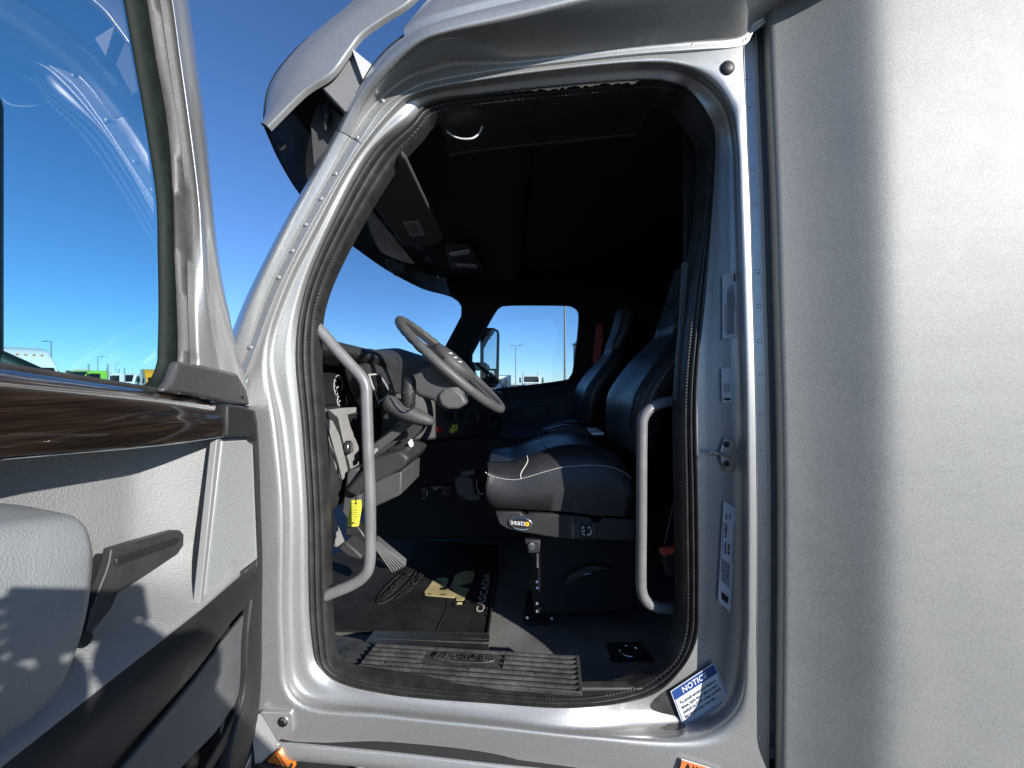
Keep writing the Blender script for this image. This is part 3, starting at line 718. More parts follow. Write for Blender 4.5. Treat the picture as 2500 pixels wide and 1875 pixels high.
# --- driver side mirror outside the glass
dmr = MB(); c = V(-1.022, -.36, H + .27)
dmr.box(c, (.22, .12, .53)); mm = dmr.build('driver_mirror', blk, truck, bevel=.035, seg=4)
MB().box(c + V(.0, -.062, .07), (.18, .004, .32)).build('mirror_glass', mirror, mm, bevel=.002)
MB().tube([c + V(.06, .02, -.2), V(-.76, -.16, H - .1)], .018).build('mirror_arm', blk, mm)
PX = PX0

# ================================================================== cabin interior
FZ = -.92; PLZ = -.835
# floor and sill
MB().box(W(.4, 1.1, FZ - .025), (2.6, 2.1, .04)).build('cab_floor', vinyl, truck, smooth=False)
# sill plate with raised ribs, one thing per rib
pl_ = [PZ(917,1573,PLZ + .012), PZ(1414,1604,PLZ + .012), PZ(1422,1690,PLZ + .012), PZ(859,1646,PLZ + .012)]
plate = MB().prism(pl_, (0, 0, -.012)).build('tread_plate', platem, truck, bevel=.0015)
for k in range(7):
    v = .04 + .145 * k; a = bil(pl_, .006, v); b = bil(pl_, .985, v)
    if k in (1, 2, 3): # broken around the raised oval emblem
        segs = [(a, a.lerp(b, .27)), (a.lerp(b, .66), b)]
    else: segs = [(a, b)]
    for (p, q) in segs:
        MB().tube([p + (q - p) * (i / 12) + V(0, 0, .0005 + random.uniform(-.0004, .0004)) for i in range(13)], .0062, 8).build('tread_rib', platem, plate)
MB().prism([bil(pl_, .985, 0), bil(pl_, 1.0, 0), bil(pl_, 1.0, 1), bil(pl_, .985, 1)], (0, 0, .006)).build('plate_end', platem, plate, bevel=.001)
oc_ = bil(pl_, .46, .30) + V(0, 0, .003); ou = (pl_[1] - pl_[0]).normalized(); ov = V(-ou.y, ou.x, 0)
MB().tube([oc_ + ou * math.cos(t / 20 * math.pi) * .092 + ov * math.sin(t / 20 * math.pi) * .020 for t in range(40)], .0026, 6, closed=True).build('emblem_ring', platem, plate)
lettering('FREIGHTLINER', oc_ + V(0, 0, .0035), ou * .026, ov * .026, platem, plate, 'plate_lettering', depth=.004, bold=.01)
for (u, v) in ((.12, .62), (.50, .62), (.80, .62)):
    MB().disc(bil(pl_, u, v) + V(0, 0, .004), (0, 0, 1), .006, .002, 12).build('plate_screw', steel, plate)
# rubber step strip between plate and mat
MB().prism([PZ(912,1540,FZ + .012), PZ(1196,1549,FZ + .012), PZ(1192,1592,PLZ + .008), PZ(925,1578,PLZ + .008), PZ(890,1568,PLZ + .0)], (0, 0, -.008)).build('step_strip', platem, truck, bevel=.002)
for k in range(3):
    MB().tube([PZ(915, 1545 + 8 * k, FZ + .014 + .024 * k), PZ(1194, 1554 + 8 * k, FZ + .014 + .024 * k)], .003, 6).build('step_rib', platem, truck)
MB().prism([PZ(800,1545,PLZ + .004), PZ(880,1560,PLZ + .004), PZ(905,1575,PLZ + .004), PZ(850,1645,PLZ + .004), PZ(800,1630,PLZ + .004)], (0, 0, -.008)).build('kick_corner', platem, truck, bevel=.002)
# sill return under the seal
MB().box(W(-.0, .105, FZ + .035), (1.0, .03, .10)).build('sill_board', rubber, truck, bevel=.004)
# floor socket with ring and four screws
sk = MB().prism([PZ(1478,1568,FZ + .002), PZ(1566,1566,FZ + .002), PZ(1596,1612,FZ + .002), PZ(1492,1614,FZ + .002)], (0, 0, -.004)).build('floor_socket', blk, truck, bevel=.001)
sc = PZ(1537,1589,FZ + .004)
MB().tube([sc + V(math.cos(t / 12 * math.pi) * .032, math.sin(t / 12 * math.pi) * .032, 0) for t in range(24)], .0028, 8, closed=True).build('socket_ring', chrome, sk)
for (x, y) in ((1494,1575),(1568,1578),(1502,1604),(1579,1607)): MB().disc(PZ(x, y, FZ + .003), (0, 0, 1), .0035, .003, 10).build('socket_screw', chrome, sk)

# dark shell: header, rear pillar trim, headliner, back wall, far side
Tl2 = cols[5]
hd = [p for i, p in enumerate(Tl2) if (p.z > H + .60 and p.x > -.20) or (p.x > .40 and p.z > H - .85)]
hdr = [[p + V(0, .028, 0), p + V(0, .07 if p.x < .4 else .04, -.004 if p.x < .4 else 0), p + V(0, .12 if p.x < .4 else .055, .003), p + V(0, .19 if p.x < .4 else .065, -.012 if p.x < .4 else .0)] for p in hd]
MB().loft(hdr).build('opening_trim', blk, truck, angle=60)
MB().tube([p + V(0, .185, -.006) for p in hd if p.x < .40 and p.z > H + .6], .007, 8).build('header_bead', rubber_dusty, truck)
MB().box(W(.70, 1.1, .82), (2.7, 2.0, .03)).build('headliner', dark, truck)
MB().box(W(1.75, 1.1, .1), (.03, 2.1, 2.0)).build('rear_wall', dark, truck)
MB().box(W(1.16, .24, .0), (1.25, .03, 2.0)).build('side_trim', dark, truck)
# overhead console stepping down to the windshield
oh = []
for Y, q in ((.18, .0), (.30, .35), (.45, .8), (.8, 1), (1.3, 1), (1.8, 1), (2.08, .6)):
    oh.append([W(a_, Y, .80 + (b_ - .80) * q) for a_, b_ in ((-.56, .80), (-.52, .775), (-.35, .765), (-.22, .74), (-.18, .715), (.0, .70), (.04, .74), (.08, .81))])
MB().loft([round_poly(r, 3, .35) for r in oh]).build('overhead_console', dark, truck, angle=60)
vm = mat('visor_grey', (.045, .047, .047), .7)
vp = [PZ(981,380,.60), PZ(992,392,.60), PZ(1081,581,.60), PZ(1069,597,.60), PZ(987,603,.60), PZ(906,497,.60)]
sv = MB().prism(vp, (0, 0, .018)).build('sun_visor', vm, truck, bevel=.006, seg=3)
lb_ = [PZ(983,542,.598), PZ(1022,539,.598), PZ(1037,574,.598), PZ(1002,577,.598)]
so = MB().prism(lb_, (0, 0, .001)).build('visor_label', mat('label_grey', (.30, .32, .32), .6), sv, smooth=False)
b = MB()
for k in range(9):
    v = .1 + .09 * k; q = [bil(lb_, .08, v), bil(lb_, .92, v), bil(lb_, .92, v + .04), bil(lb_, .08, v + .04)]
    b.add([p + V(0, 0, -.001) for p in q], [(0, 1, 2, 3)])
b.build('visor_label_print', dashg, sv, smooth=False, fix=False)
for q in ([(930,541),(962,540),(958,550),(942,553)], [(962,575),(985,574),(982,586),(970,588)]):
    MB().prism([PZ(x, y, .732) for x, y in q], (0, 0, .01)).build('visor_clip', blk, sv, bevel=.002)
# dome lamp pod
pod = MB().prism([PZ(1085,600,.69), PZ(1150,605,.69), PZ(1180,660,.69), PZ(1140,668,.69), PZ(1100,655,.69)], (0, 0, .02)).build('dome_lamp', blk, truck, bevel=.006)
for q in ([(1096,619),(1146,611),(1148,620),(1101,626)], [(1110,645),(1160,647),(1165,655),(1120,652)]):
    MB().prism([PZ(x, y, .685) for x, y in q], (0, 0, .008)).build('lamp_cover', lampm, pod, bevel=.001)
for q in ((1014,600),(1022,598),(1036,628),(1044,627)):
    MB().tube([PZ(q[0], q[1], .72), PZ(q[0] + 9, q[1] + 11, .72)], .002, 6).build('vent_line', lampm, truck)
# loose wire loop under the header
MB().tube(catmull([PY(1080,305,.16), PY(1096,325,.15), PY(1122,338,.145), PY(1152,338,.145), PY(1168,327,.15), PY(1176,312,.155), PY(1179,300,.16)], 5), .0026, 8).build('wire_loop', mat('wire_white', (.6, .58, .55), .45), truck)

# far side wall with the passenger window, A-pillar and the shade over the windshield
YF = 2.10
win = [(1150,880),(1162,844),(1184,802),(1207,762),(1219,749),(1236,744),(1300,743),(1377,744),(1398,747),(1412,758),(1415,779),(1411,830),(1406,863),(1401,906),(1393,922),(1379,931),(1290,943),(1217,951),(1180,954)]
outer = [(1090,690),(1100,722),(1116,733),(1126,748),(1126,771),(1111,800),(1090,839),(1070,880),(1060,960),(1060,1250),(1960,1250),(1960,500),(1090,500)]
hole = [PY(x, y, YF) for x, y in win]
hole_c = catmull(hole, 3, True)
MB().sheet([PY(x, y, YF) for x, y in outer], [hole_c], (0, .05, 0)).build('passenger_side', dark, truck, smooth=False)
MB().tube([p + V(0, -.004, 0) for p in hole_c], .011, 8, closed=True).build('passenger_window_seal', blk, truck)
MB().sheet([p + V(0, .03, 0) for p in hole_c]).build('passenger_window', glass_clear, truck, smooth=False)
MB().loft([[PY(x, y, YF - .03), PY(x, y + 12, YF - .06), PY(x, y + 40, YF - .09), PY(x, y + 130, YF - .08)] for x, y in ((1130,958),(1217,956),(1290,949),(1370,938),(1430,935))]).build('passenger_door_panel', dashm, truck)
MB().prism([PY(1240,1000,YF - .10), PY(1340,985,YF - .10), PY(1350,1040,YF - .10), PY(1245,1040,YF - .10)], (0, .02, 0)).build('passenger_door_pocket', dashm, truck, bevel=.01)
# passenger A-pillar inside face is part of the side; windshield glass
ws = []
for Y, bx in ((.05, 0), (.25, -.05), (.6, -.10), (1.05, -.125), (1.5, -.10), (1.9, -.05), (2.12, .02), (2.4, .16)):
    ws.append([W(-.70 + bx, Y, .06), W(-.55 + bx, Y, .34), W(-.40 + bx, Y, .66), W(-.36 + bx, Y, .76)])
MB().loft(ws).build('windshield', glass_clear, truck)
# sensor bracket hanging at the windshield top
sb = MB().box(PY(958,643,.98), (.05, .06, .03)); sb.box(PY(977,655,.98), (.05, .05, .04)); sb.tube([PY(948,650,.98), PY(968,672,.98)], .008)
sb.build('windshield_sensor', blk, truck, bevel=.004)
# passenger mirror outside
pm = MB(); YM = 2.38
pm.prism([PY(x, y, YM) for x, y in [(1172,800),(1205,800),(1217,806),(1219,815),(1217,935),(1210,946),(1196,946),(1172,930)]], (0, .10, 0))
pmo = pm.build('passenger_mirror', blk, truck, bevel=.008, seg=3)
MB().prism([PY(x, y, YM - .004) for x, y in [(1181,806),(1206,806),(1213,812),(1211,900),(1192,900),(1181,896)]], (0, .003, 0)).build('mirror_glass', mirror, pmo, smooth=False)
MB().prism([PY(x, y, YM - .004) for x, y in [(1189,905),(1205,905),(1208,914),(1204,938),(1196,938)]], (0, .003, 0)).build('mirror_spot_glass', mirror, pmo, smooth=False)
for oo in list(pmo.children):   # aim the glass slightly back along the truck
    pass
MB().box(PY(1165, 895, 2.25), (.16, .2, .06)).build('mirror_base', blk, pmo, bevel=.02)

# ------------------------------------------------------------------ dashboard
def XZY(rows): return [[W(x, Y, z) for x, z in prof] for Y, prof in rows]
base = [(-1.0, .09), (-.80, .145), (-.63, .155), (-.575, .135), (-.565, .110), (-.60, .085), (-.70, .068), (-.735, .05), (-.705, -.085), (-.66, -.100), (-.63, -.15), (-.60, -.34), (-.62, -.45), (-.95, -.5)]
flat = [(-1.0, .09), (-.80, .15), (-.63, .16), (-.58, .14), (-.57, .110), (-.575, .085), (-.58, .068), (-.585, .05), (-.60, -.085), (-.61, -.100), (-.62, -.15), (-.60, -.34), (-.62, -.45), (-.95, -.5)]
far = [(-1.0, .14), (-.80, .20), (-.66, .21), (-.60, .19), (-.57, .15), (-.56, .12), (-.56, .08), (-.56, .05), (-.56, -.085), (-.56, -.100), (-.56, -.15), (-.58, -.34), (-.60, -.45), (-.95, -.5)]
dr = XZY([(.08, [(max(a - .03, -.70), b) for a, b in base]), (.22, [(max(a - .02, -.78), b) for a, b in base]), (.40, base), (.70, base), (.78, base), (.83, flat), (1.0, flat), (1.4, far), (2.05, far)])
MB().loft([round_poly(r, 3, .4) for r in dr]).build('dashboard', dashm, truck, angle=50)
dash = [o for o in bpy.data.objects if o.name == 'dashboard'][0]
def dpoly(name, L, X, m, th=.012, bevel=.003, parent=None, tilt=0):
    P = [PX(x, y, X) for x, y in L]; return MB().prism(P, (-th, 0, 0)).build(name, m, parent or dash, bevel=bevel)
# gauge cluster with dials
dpoly('gauge_cluster', [(783,905),(800,903),(833,918),(868,990),(868,992),(800,996),(770,960)], -.690, ink)
dpoly('cluster_screen', [(784,917),(789,918),(817,978),(808,986),(785,984)], -.686, dark, .004, .001)
for (L, wq) in (([(788,915),(822,985)], .0022), ([(836,930),(866,988)], .0022), ([(795,985),(822,988)], .0015)):
    MB().tube([PX(x, y, -.684) for x, y in L], wq, 6).build('cluster_strip', steel, dash)
def dial(cx, cy, ry, a0, a1, n):
    c = PX(cx, cy, -.686)
    pts = [c + V(0, math.cos(R(a0 + (a1 - a0) * t / 20)) * ry * 1.0, math.sin(R(a0 + (a1 - a0) * t / 20)) * ry) for t in range(21)]
    d = MB().tube(pts, .0010, 6).build('dial_ring', needle, dash)
    for k in range(n):
        a = R(a0 + (a1 - a0) * k / (n - 1)); e = V(0, math.cos(a), math.sin(a))
        MB().tube([c + e * ry * .72 + V(.001, 0, 0), c + e * ry * .9 + V(.001, 0, 0)], .0011, 5).build('dial_tick', needle, dash)
    MB().tube([c + V(.003, 0, 0), c + V(.003, -.6 * ry, -.22 * ry)], .0016, 6).build('dial_needle', needle, dash)
dial(826,942,.042,-30,250,9); dial(850,976,.024,-40,240,5); dial(829,978,.022,120,260,4)
# light grey trim with head-lamp knob, pocket recess and slim strips
dpoly('dash_trim', [(805,1001),(838,996),(871,994),(870,1008),(849,1013),(856,1040),(868,1070),(876,1090),(878,1150),(858,1150),(854,1128),(848,1112),(838,1070),(827,1020)], -.590, trimg)
dpoly('dash_pocket', [(851,1014),(878,1010),(900,1012),(895,1070),(872,1060)], -.600, dark)
dpoly('dash_trim_edge', [(790,1012),(805,1004),(827,1020),(838,1070),(850,1115),(858,1150),(849,1150),(835,1100),(813,1026),(800,1018)], -.592, dashm)
dpoly('dash_trim_strip', [(799,1020),(813,1027),(829,1060),(849,1142),(850,1155),(836,1174),(822,1140)], -.588, trimg)
MB().tube([PX(x, y, -.582) for x, y in ((794,1020),(808,1075),(824,1130),(834,1172))], .0028, 6).build('trim_line', steel, dash)
dpoly('vent_lever', [(787,978),(792,985),(800,1006),(790,1006),(787,995)], -.63, trimg, .006)
kc = PX(846,1092,-.586)
kn = MB().disc(kc, (1, 0, 0), .024, .012, 24).build('lamp_knob', blk, dash)
MB().tube([kc + V(.012, math.cos(t / 12 * math.pi) * .021, math.sin(t / 12 * math.pi) * .021) for t in range(24)], .002, 6, closed=True).build('knob_ring', steel, kn)
MB().box(kc + V(.018, 0, 0), (.012, .006, .036)).build('knob_grip', dashg, kn, bevel=.002)
dpoly('kick_panel', [(786,1030),(800,1060),(822,1150),(836,1176),(800,1235),(786,1240)], -.592, dashm, .03)
dpoly('kick_trim', [(799,1242),(811,1240),(826,1280),(843,1322),(824,1336),(812,1310),(799,1295)], -.565, trimg, .012)
dpoly('kick_trim_inset', [(812,1288),(819,1286),(826,1312),(819,1315)], -.560, trimg, .004)
# vent pod between cluster and centre
XV = -.565
dpoly('vent_pod', [(868,900),(905,886),(945,895),(975,925),(985,965),(960,990),(905,1000),(893,975)], -.58, dashm, .05, .012)
vf = dpoly('air_vent', [(904,919),(925,915),(948,958),(925,978)], XV, dark, .02, .001)
fr_ = catmull([PX(x, y, XV + .003) for x, y in ((902,920),(906,915),(923,914),(928,917),(949,958),(926,980),(922,976))], 3, True)
MB().tube(fr_, .0040, 8, closed=True).build('vent_frame', lampm, vf)
for k in range(3):
    a, b = (909 + 5.2 * k, 920 - 1.0 * k), (929 + 5.4 * k, 972 - 4.5 * k)
    MB().tube([PX(*a, XV + .002), PX(*b, XV + .002)], .0018, 6).build('vent_slat', steel, vf)
for L in (((930,908),(951,950)), ((919,873),(926,886)), ((893,952),(905,985))):
    MB().tube([PX(x, y, XV + .004) for x, y in L], .0016, 6).build('pod_seam', steel, dash)
# wrap-around centre stack facing the driver
plan = [(-.60, .86), (-.40, .92), (-.24, 1.08), (-.07, 1.26), (-.06, 1.40), (-.20, 1.65), (-.60, 1.75)]
stk_ = MB().prism([W(x, y, -.265) for x, y in plan], (0, 0, .225)).build('centre_stack', dashm, truck, bevel=.012, seg=3)
def on_stack(px, py):    # intersect a pixel ray with the stack face through (-.40,.92)-(-.07,1.26)
    r = V((px - CX) / F, 1, -(py - CY) / F); n_ = V(-.34, .33, 0); p0 = V(-.40, .92, 0); o = V(0, -D, 0)
    t = (p0 - o).dot(n_) / r.dot(n_); return V(0, -D, H) + r * t
NF = V(.34, -.33, 0).normalized() * 1.0
def spoly(name, L, m, th=.006, lift=.003, bevel=.001):
    P = [on_stack(x, y) + NF * lift for x, y in L]; return MB().prism(P, -NF * th).build(name, m, stk_, bevel=bevel)
rk = MB().disc(on_stack(1071,1048), NF, .019, .012, 8).build('red_knob', red, stk_, bevel=.002)
MB().disc(on_stack(1071,1048) + NF * .012, NF, .010, .008, 8).build('red_knob_centre', red, rk)
c = on_stack(1106,1044); u_ = V(.72, .69, 0).normalized()
yk = MB().prism([c + NF * .02 + (u_ * a + V(0, 0, 1) * b) * .019 for a, b in ((-.75, -.9), (.9, -.75), (.75, .9), (-.9, .75))], -NF * .012).build('yellow_knob', yellow, stk_, bevel=.003)
MB().disc(on_stack(1101,1051), NF, .013, .012, 14).build('yellow_knob_stem', yellow, yk)
lettering('A', c + NF * .0205, u_ * .02, V(0, 0, .02), ink, yk, 'knob_mark')
spoly('switch_bank', [(1124,1036),(1182,1030),(1184,1052),(1128,1058)], ink)
for i in range(4):
    for j in range(2):
        x, y = 1131 + 14 * i, 1040 - 1.4 * i + 10 * j
        spoly('button', [(x, y),(x + 10, y - 1),(x + 10, y + 6),(x, y + 7)], dark, .003, .0055)
for i in range(5):
    x = 1085 + 27 * i
    spoly('rocker_switch', [(x, 1010),(x + 20, 1008),(x + 19, 1026),(x + 1, 1028)], ink, .01, .010, .003)
    if i in (1, 3): MB().tube([on_stack(x - 6, 1008) + NF * .012, on_stack(x - 2, 1028) + NF * .012], .0022, 6).build('switch_bezel', steel, stk_)
# lower console: black tunnel with printed plate and cup bracket
MB().box(W(-.25, 1.42, -.53), (.9, .7, .52)).build('console_tunnel', dark, truck, bevel=.03, seg=3)
YT = 1.05
pp = [PY(1030,1187,YT), PY(1100,1183,YT), PY(1100,1212,YT), PY(1030,1218,YT)]
po = MB().prism(pp, (0, .004, 0)).build('shift_diagram_plate', dark, truck, smooth=False)
bars(pp, [(.06, .05, .32, .7, .05), (.14, .05, .3, .75, .05), (.2, .06, .0, .14, .06), (.33, .05, .0, .12, .05), (.46, .05, .0, .12, .05), (.6, .05, .0, .12, .05), (.2, .06, .8, 1.0, .05), (.36, .05, .74, 1.0, .06), (.6, .06, .70, .86, .2), (.75, .05, .74, 1.0, .05), (.9, .08, .0, .2, .3)], po, m=mat('plate_print', (.22, .22, .22), .5), seed=4, lift=.001)
MB().tube([PY(1059,1196,YT - .002), PY(1070,1190,YT - .002)], .003, 6).build('diagram_lever', lampm, po)
MB().tube([PY(1043,1197,YT - .002), PY(1043,1211,YT - .002)], .002, 6).build('diagram_bar', lampm, po)
cb = MB().prism([PY(x, y, .80) for x, y in [(1109,1170),(1130,1160),(1155,1170),(1160,1205),(1175,1208),(1172,1222),(1140,1224),(1115,1205)]], (0, .06, 0)).build('cup_bracket', dashg, truck, bevel=.006)
MB().tube([PY(1126,1158,.82), PY(1160,1152,.82)], .016).build('bracket_knob', dashg, cb)
MB().tube([PY(1164,1168,.79), PY(1164,1190,.79), PY(1170,1204,.79), PY(1180,1206,.79)], .003, 6).build('bracket_wire', steel, cb)
# knee panel and column lower shroud
kp = MB().prism([PY(905,1180,.42), PY(930,1168,.42), PY(981,1150,.42), PY(979,1208,.42), PY(912,1240,.42)], (0, .30, 0)).build('knee_panel', dashg, truck, bevel=.006)
MB().prism([PY(868,1170,.36), PY(905,1120,.36), PY(975,1100,.36), PY(1000,1118,.36), PY(985,1142,.36), PY(905,1186,.36), PY(870,1215,.36), PY(840,1200,.36)], (0, .32, 0)).build('knee_shelf', dashm, truck, bevel=.01)
MB().prism([PY(848,1150,.40), PY(878,1140,.40), PY(882,1240,.40), PY(850,1275,.40), PY(832,1250,.40)], (0, .1, 0)).build('kick_bolster', dashg, truck, bevel=.008)
MB().prism([PY(822,1338,.36), PY(843,1322,.36), PY(870,1345,.36), PY(885,1360,.36), PY(880,1368,.36), PY(850,1360,.36)], (0, .08, 0)).build('kick_foot', dashm, truck, bevel=.006)

# ------------------------------------------------------------------ steering column, stalk and wheel
col = empty('steering_column', PY(930,1180,.5), truck)
YC = .52
sh = MB().prism([PY(x, y, YC - .07) for x, y in [(1000,918),(1026,900),(1050,888),(1075,893),(1100,925),(1135,960),(1128,985),(1100,1003),(1075,995),(1055,978),(1020,968),(998,946)]], (0, .15, 0)).build('column_shroud', dashg, col, bevel=.016, seg=4)
MB().prism([PY(x, y, YC - .085) for x, y in [(1068,965),(1085,948),(1106,944),(1130,965),(1140,985),(1120,998),(1095,1000),(1075,990)]], (0, .12, 0)).build('shroud_cheek', mat('cheek_grey', (.085, .085, .083), .55), col, bevel=.010, seg=3)
MB().prism([PY(x, y, YC - .03) for x, y in [(905,1085),(960,1040),(1010,1010),(1050,1020),(1020,1060),(975,1100),(925,1150),(900,1160)]], (0, .10, 0)).build('column_tube', dashm, col, bevel=.012, seg=3)
MB().prism([PY(x, y, YC - .10) for x, y in [(905,1090),(915,1082),(1000,1020),(1014,1030),(920,1105),(906,1118)]], (0, .03, 0)).build('column_rail', dashg, col, bevel=.003)
tl = MB().prism([PY(x, y, YC - .06) for x, y in [(946,1105),(958,1092),(978,1080),(985,1084),(970,1100),(952,1114)]], (0, .02, 0)).build('tilt_lever', steel, col, bevel=.005, seg=3)
MB().prism([PY(x, y, YC - .08) for x, y in [(900,1150),(925,1130),(995,1065),(1003,1072),(960,1115),(905,1160)]], (0, .012, 0)).build('tilt_arm', blk, col, bevel=.003)
MB().prism([PY(x, y, YC - .05) for x, y in [(994,1080),(1003,1072),(1008,1085),(1006,1092),(1000,1093)]], (0, .02, 0)).build('tilt_tip', white, col, bevel=.003)
MB().prism([PY(x, y, YC - .12) for x, y in [(904,1104),(918,1094),(922,1100),(908,1116)]], (0, .01, 0)).build('column_tag', trimg, col, bevel=.001)
# gear stalk: tear-drop pod with an upright grip
YS = .36
body = []
for (x, y, w, h) in ((935,990,6,8),(944,985,20,22),(960,990,27,27),(980,1000,28,28),(1005,1010,27,25),(1030,1020,24,20),(1052,1026,17,14),(1061,1028,7,6)):
    c = PY(x, y, YS); s = (D + YS) / F
    body.append([c + V(.25 * math.sin(2 * math.pi * k / 16) * h * s * -.6, math.cos(2 * math.pi * k / 16) * w * s, math.sin(2 * math.pi * k / 16) * h * s) for k in range(16)])
gs = MB().loft(body, cu=True, caps=True).build('gear_stalk', dashg, col, angle=80, sub=1)
gp_ = catmull([PY(996,995,YS - .01), PY(997,965,YS - .012), PY(998,935,YS - .012), PY(994,920,YS - .012)], 5)
MB().tube(gp_, [.021 + .004 * math.sin(i / 15 * 3.1) for i in range(len(gp_))], 14).build('stalk_grip', blk, gs if False else col, angle=60, bevel=.003)
MB().prism([PY(x, y, YS - .034) for x, y in [(984,920),(992,917),(1010,934),(1002,940)]], (0, .02, 0)).build('grip_cap', dashg, col, bevel=.003)
MB().tube([PY(985,958,YS - .036), PY(998,962,YS - .037), PY(1008,955,YS - .03)], .0018, 6).build('grip_ring', steel, col)
MB().tube(catmull([PY(966,962,YS - .05), PY(975,985,YS - .055), PY(993,1001,YS - .055), PY(1010,996,YS - .05), PY(1016,982,YS - .045)], 5), .0024, 8).build('grip_collar', blk, col)
MB().tube([PY(940,1020,YS), PY(950,1008,YS), PY(960,1000,YS)], .010).build('stalk_stub', blk, col)
# wheel
wc = PY(1103,891,.47); wr = .238
e1 = V(.745, 0, -.667); nr = V(.667, 0, .745); e2 = (V(0, 1, 0) + nr * .04).normalized(); nr = (nr - e2 * nr.dot(e2)).normalized()
wheel = empty('steering_wheel', wc, truck)
rimp = [wc + e1 * math.cos(2 * math.pi * k / 96) * wr + e2 * math.sin(2 * math.pi * k / 96) * wr for k in range(96)]
rad = [.0158 + (.0014 * math.sin(k * 96 / 96 * 2.1) if (k < 70 and k > 26) else 0) for k in range(96)]
MB().tube(rimp, rad, 14, closed=True).build('rim', mat('wheel_grey', (.078, .078, .077), .5, bump=('noise', 500, .4, .001), var=(16, .15)), wheel)
hub = []
for (q, h) in ((.055, -.05), (.075, -.03), (.085, .0), (.088, .018), (.080, .030), (.045, .036)):
    hub.append([wc + nr * h + e1 * math.cos(2 * math.pi * k / 32) * q * 1.08 + e2 * math.sin(2 * math.pi * k / 32) * q * 1.15 for k in range(32)])
MB().loft(hub, cu=True, caps=True).build('hub_pad', dashg, wheel, angle=60)
for (a, w) in ((0, .055), (115, .04), (245, .04), (180, .05)):
    d = e1 * math.cos(R(a)) + e2 * math.sin(R(a)); s = nr.cross(d)
    MB().loft([[wc + d * q + s * w * f * k + nr * (hh + t) for (k, t) in ((-.5, -.008), (-.5, .006), (.5, .006), (.5, -.008))] for (q, f, hh) in ((.06, 1.3, .01), (.14, 1.0, .006), (wr, .8, 0))], cu=True).build('spoke', blk, wheel, bevel=.002)
for k in range(3):
    p = wc + e1 * (-.02 + .022 * k) - e2 * .07 + nr * .034
    MB().box(p, (.012, .02, .006)).build('wheel_button', lampm, wheel, bevel=.002)

# ------------------------------------------------------------------ grab rails
MB().tube(catmull([PY(752,780,.085), PY(778,803,.085), PY(815,846,.085), PY(855,890,.085), PY(882,920,.085), PY(893,945,.085), PY(895,985,.085), PY(899,1100,.085), PY(903,1200,.085), PY(904,1300,.085), PY(902,1375,.085), PY(890,1405,.085), PY(860,1427,.085), PY(805,1450,.085), PY(770,1464,.085)], 5), .0155, 16).build('grab_rail', railm, truck)
MB().tube(catmull([PY(1645,978,.21), PY(1612,985,.19), PY(1588,998,.178), PY(1570,1022,.175), PY(1567,1070,.175), PY(1566,1250,.175), PY(1565,1400,.175), PY(1567,1445,.175), PY(1580,1470,.178), PY(1605,1482,.19), PY(1640,1487,.21)], 5), .0158, 16).build('grab_rail', railm, truck)

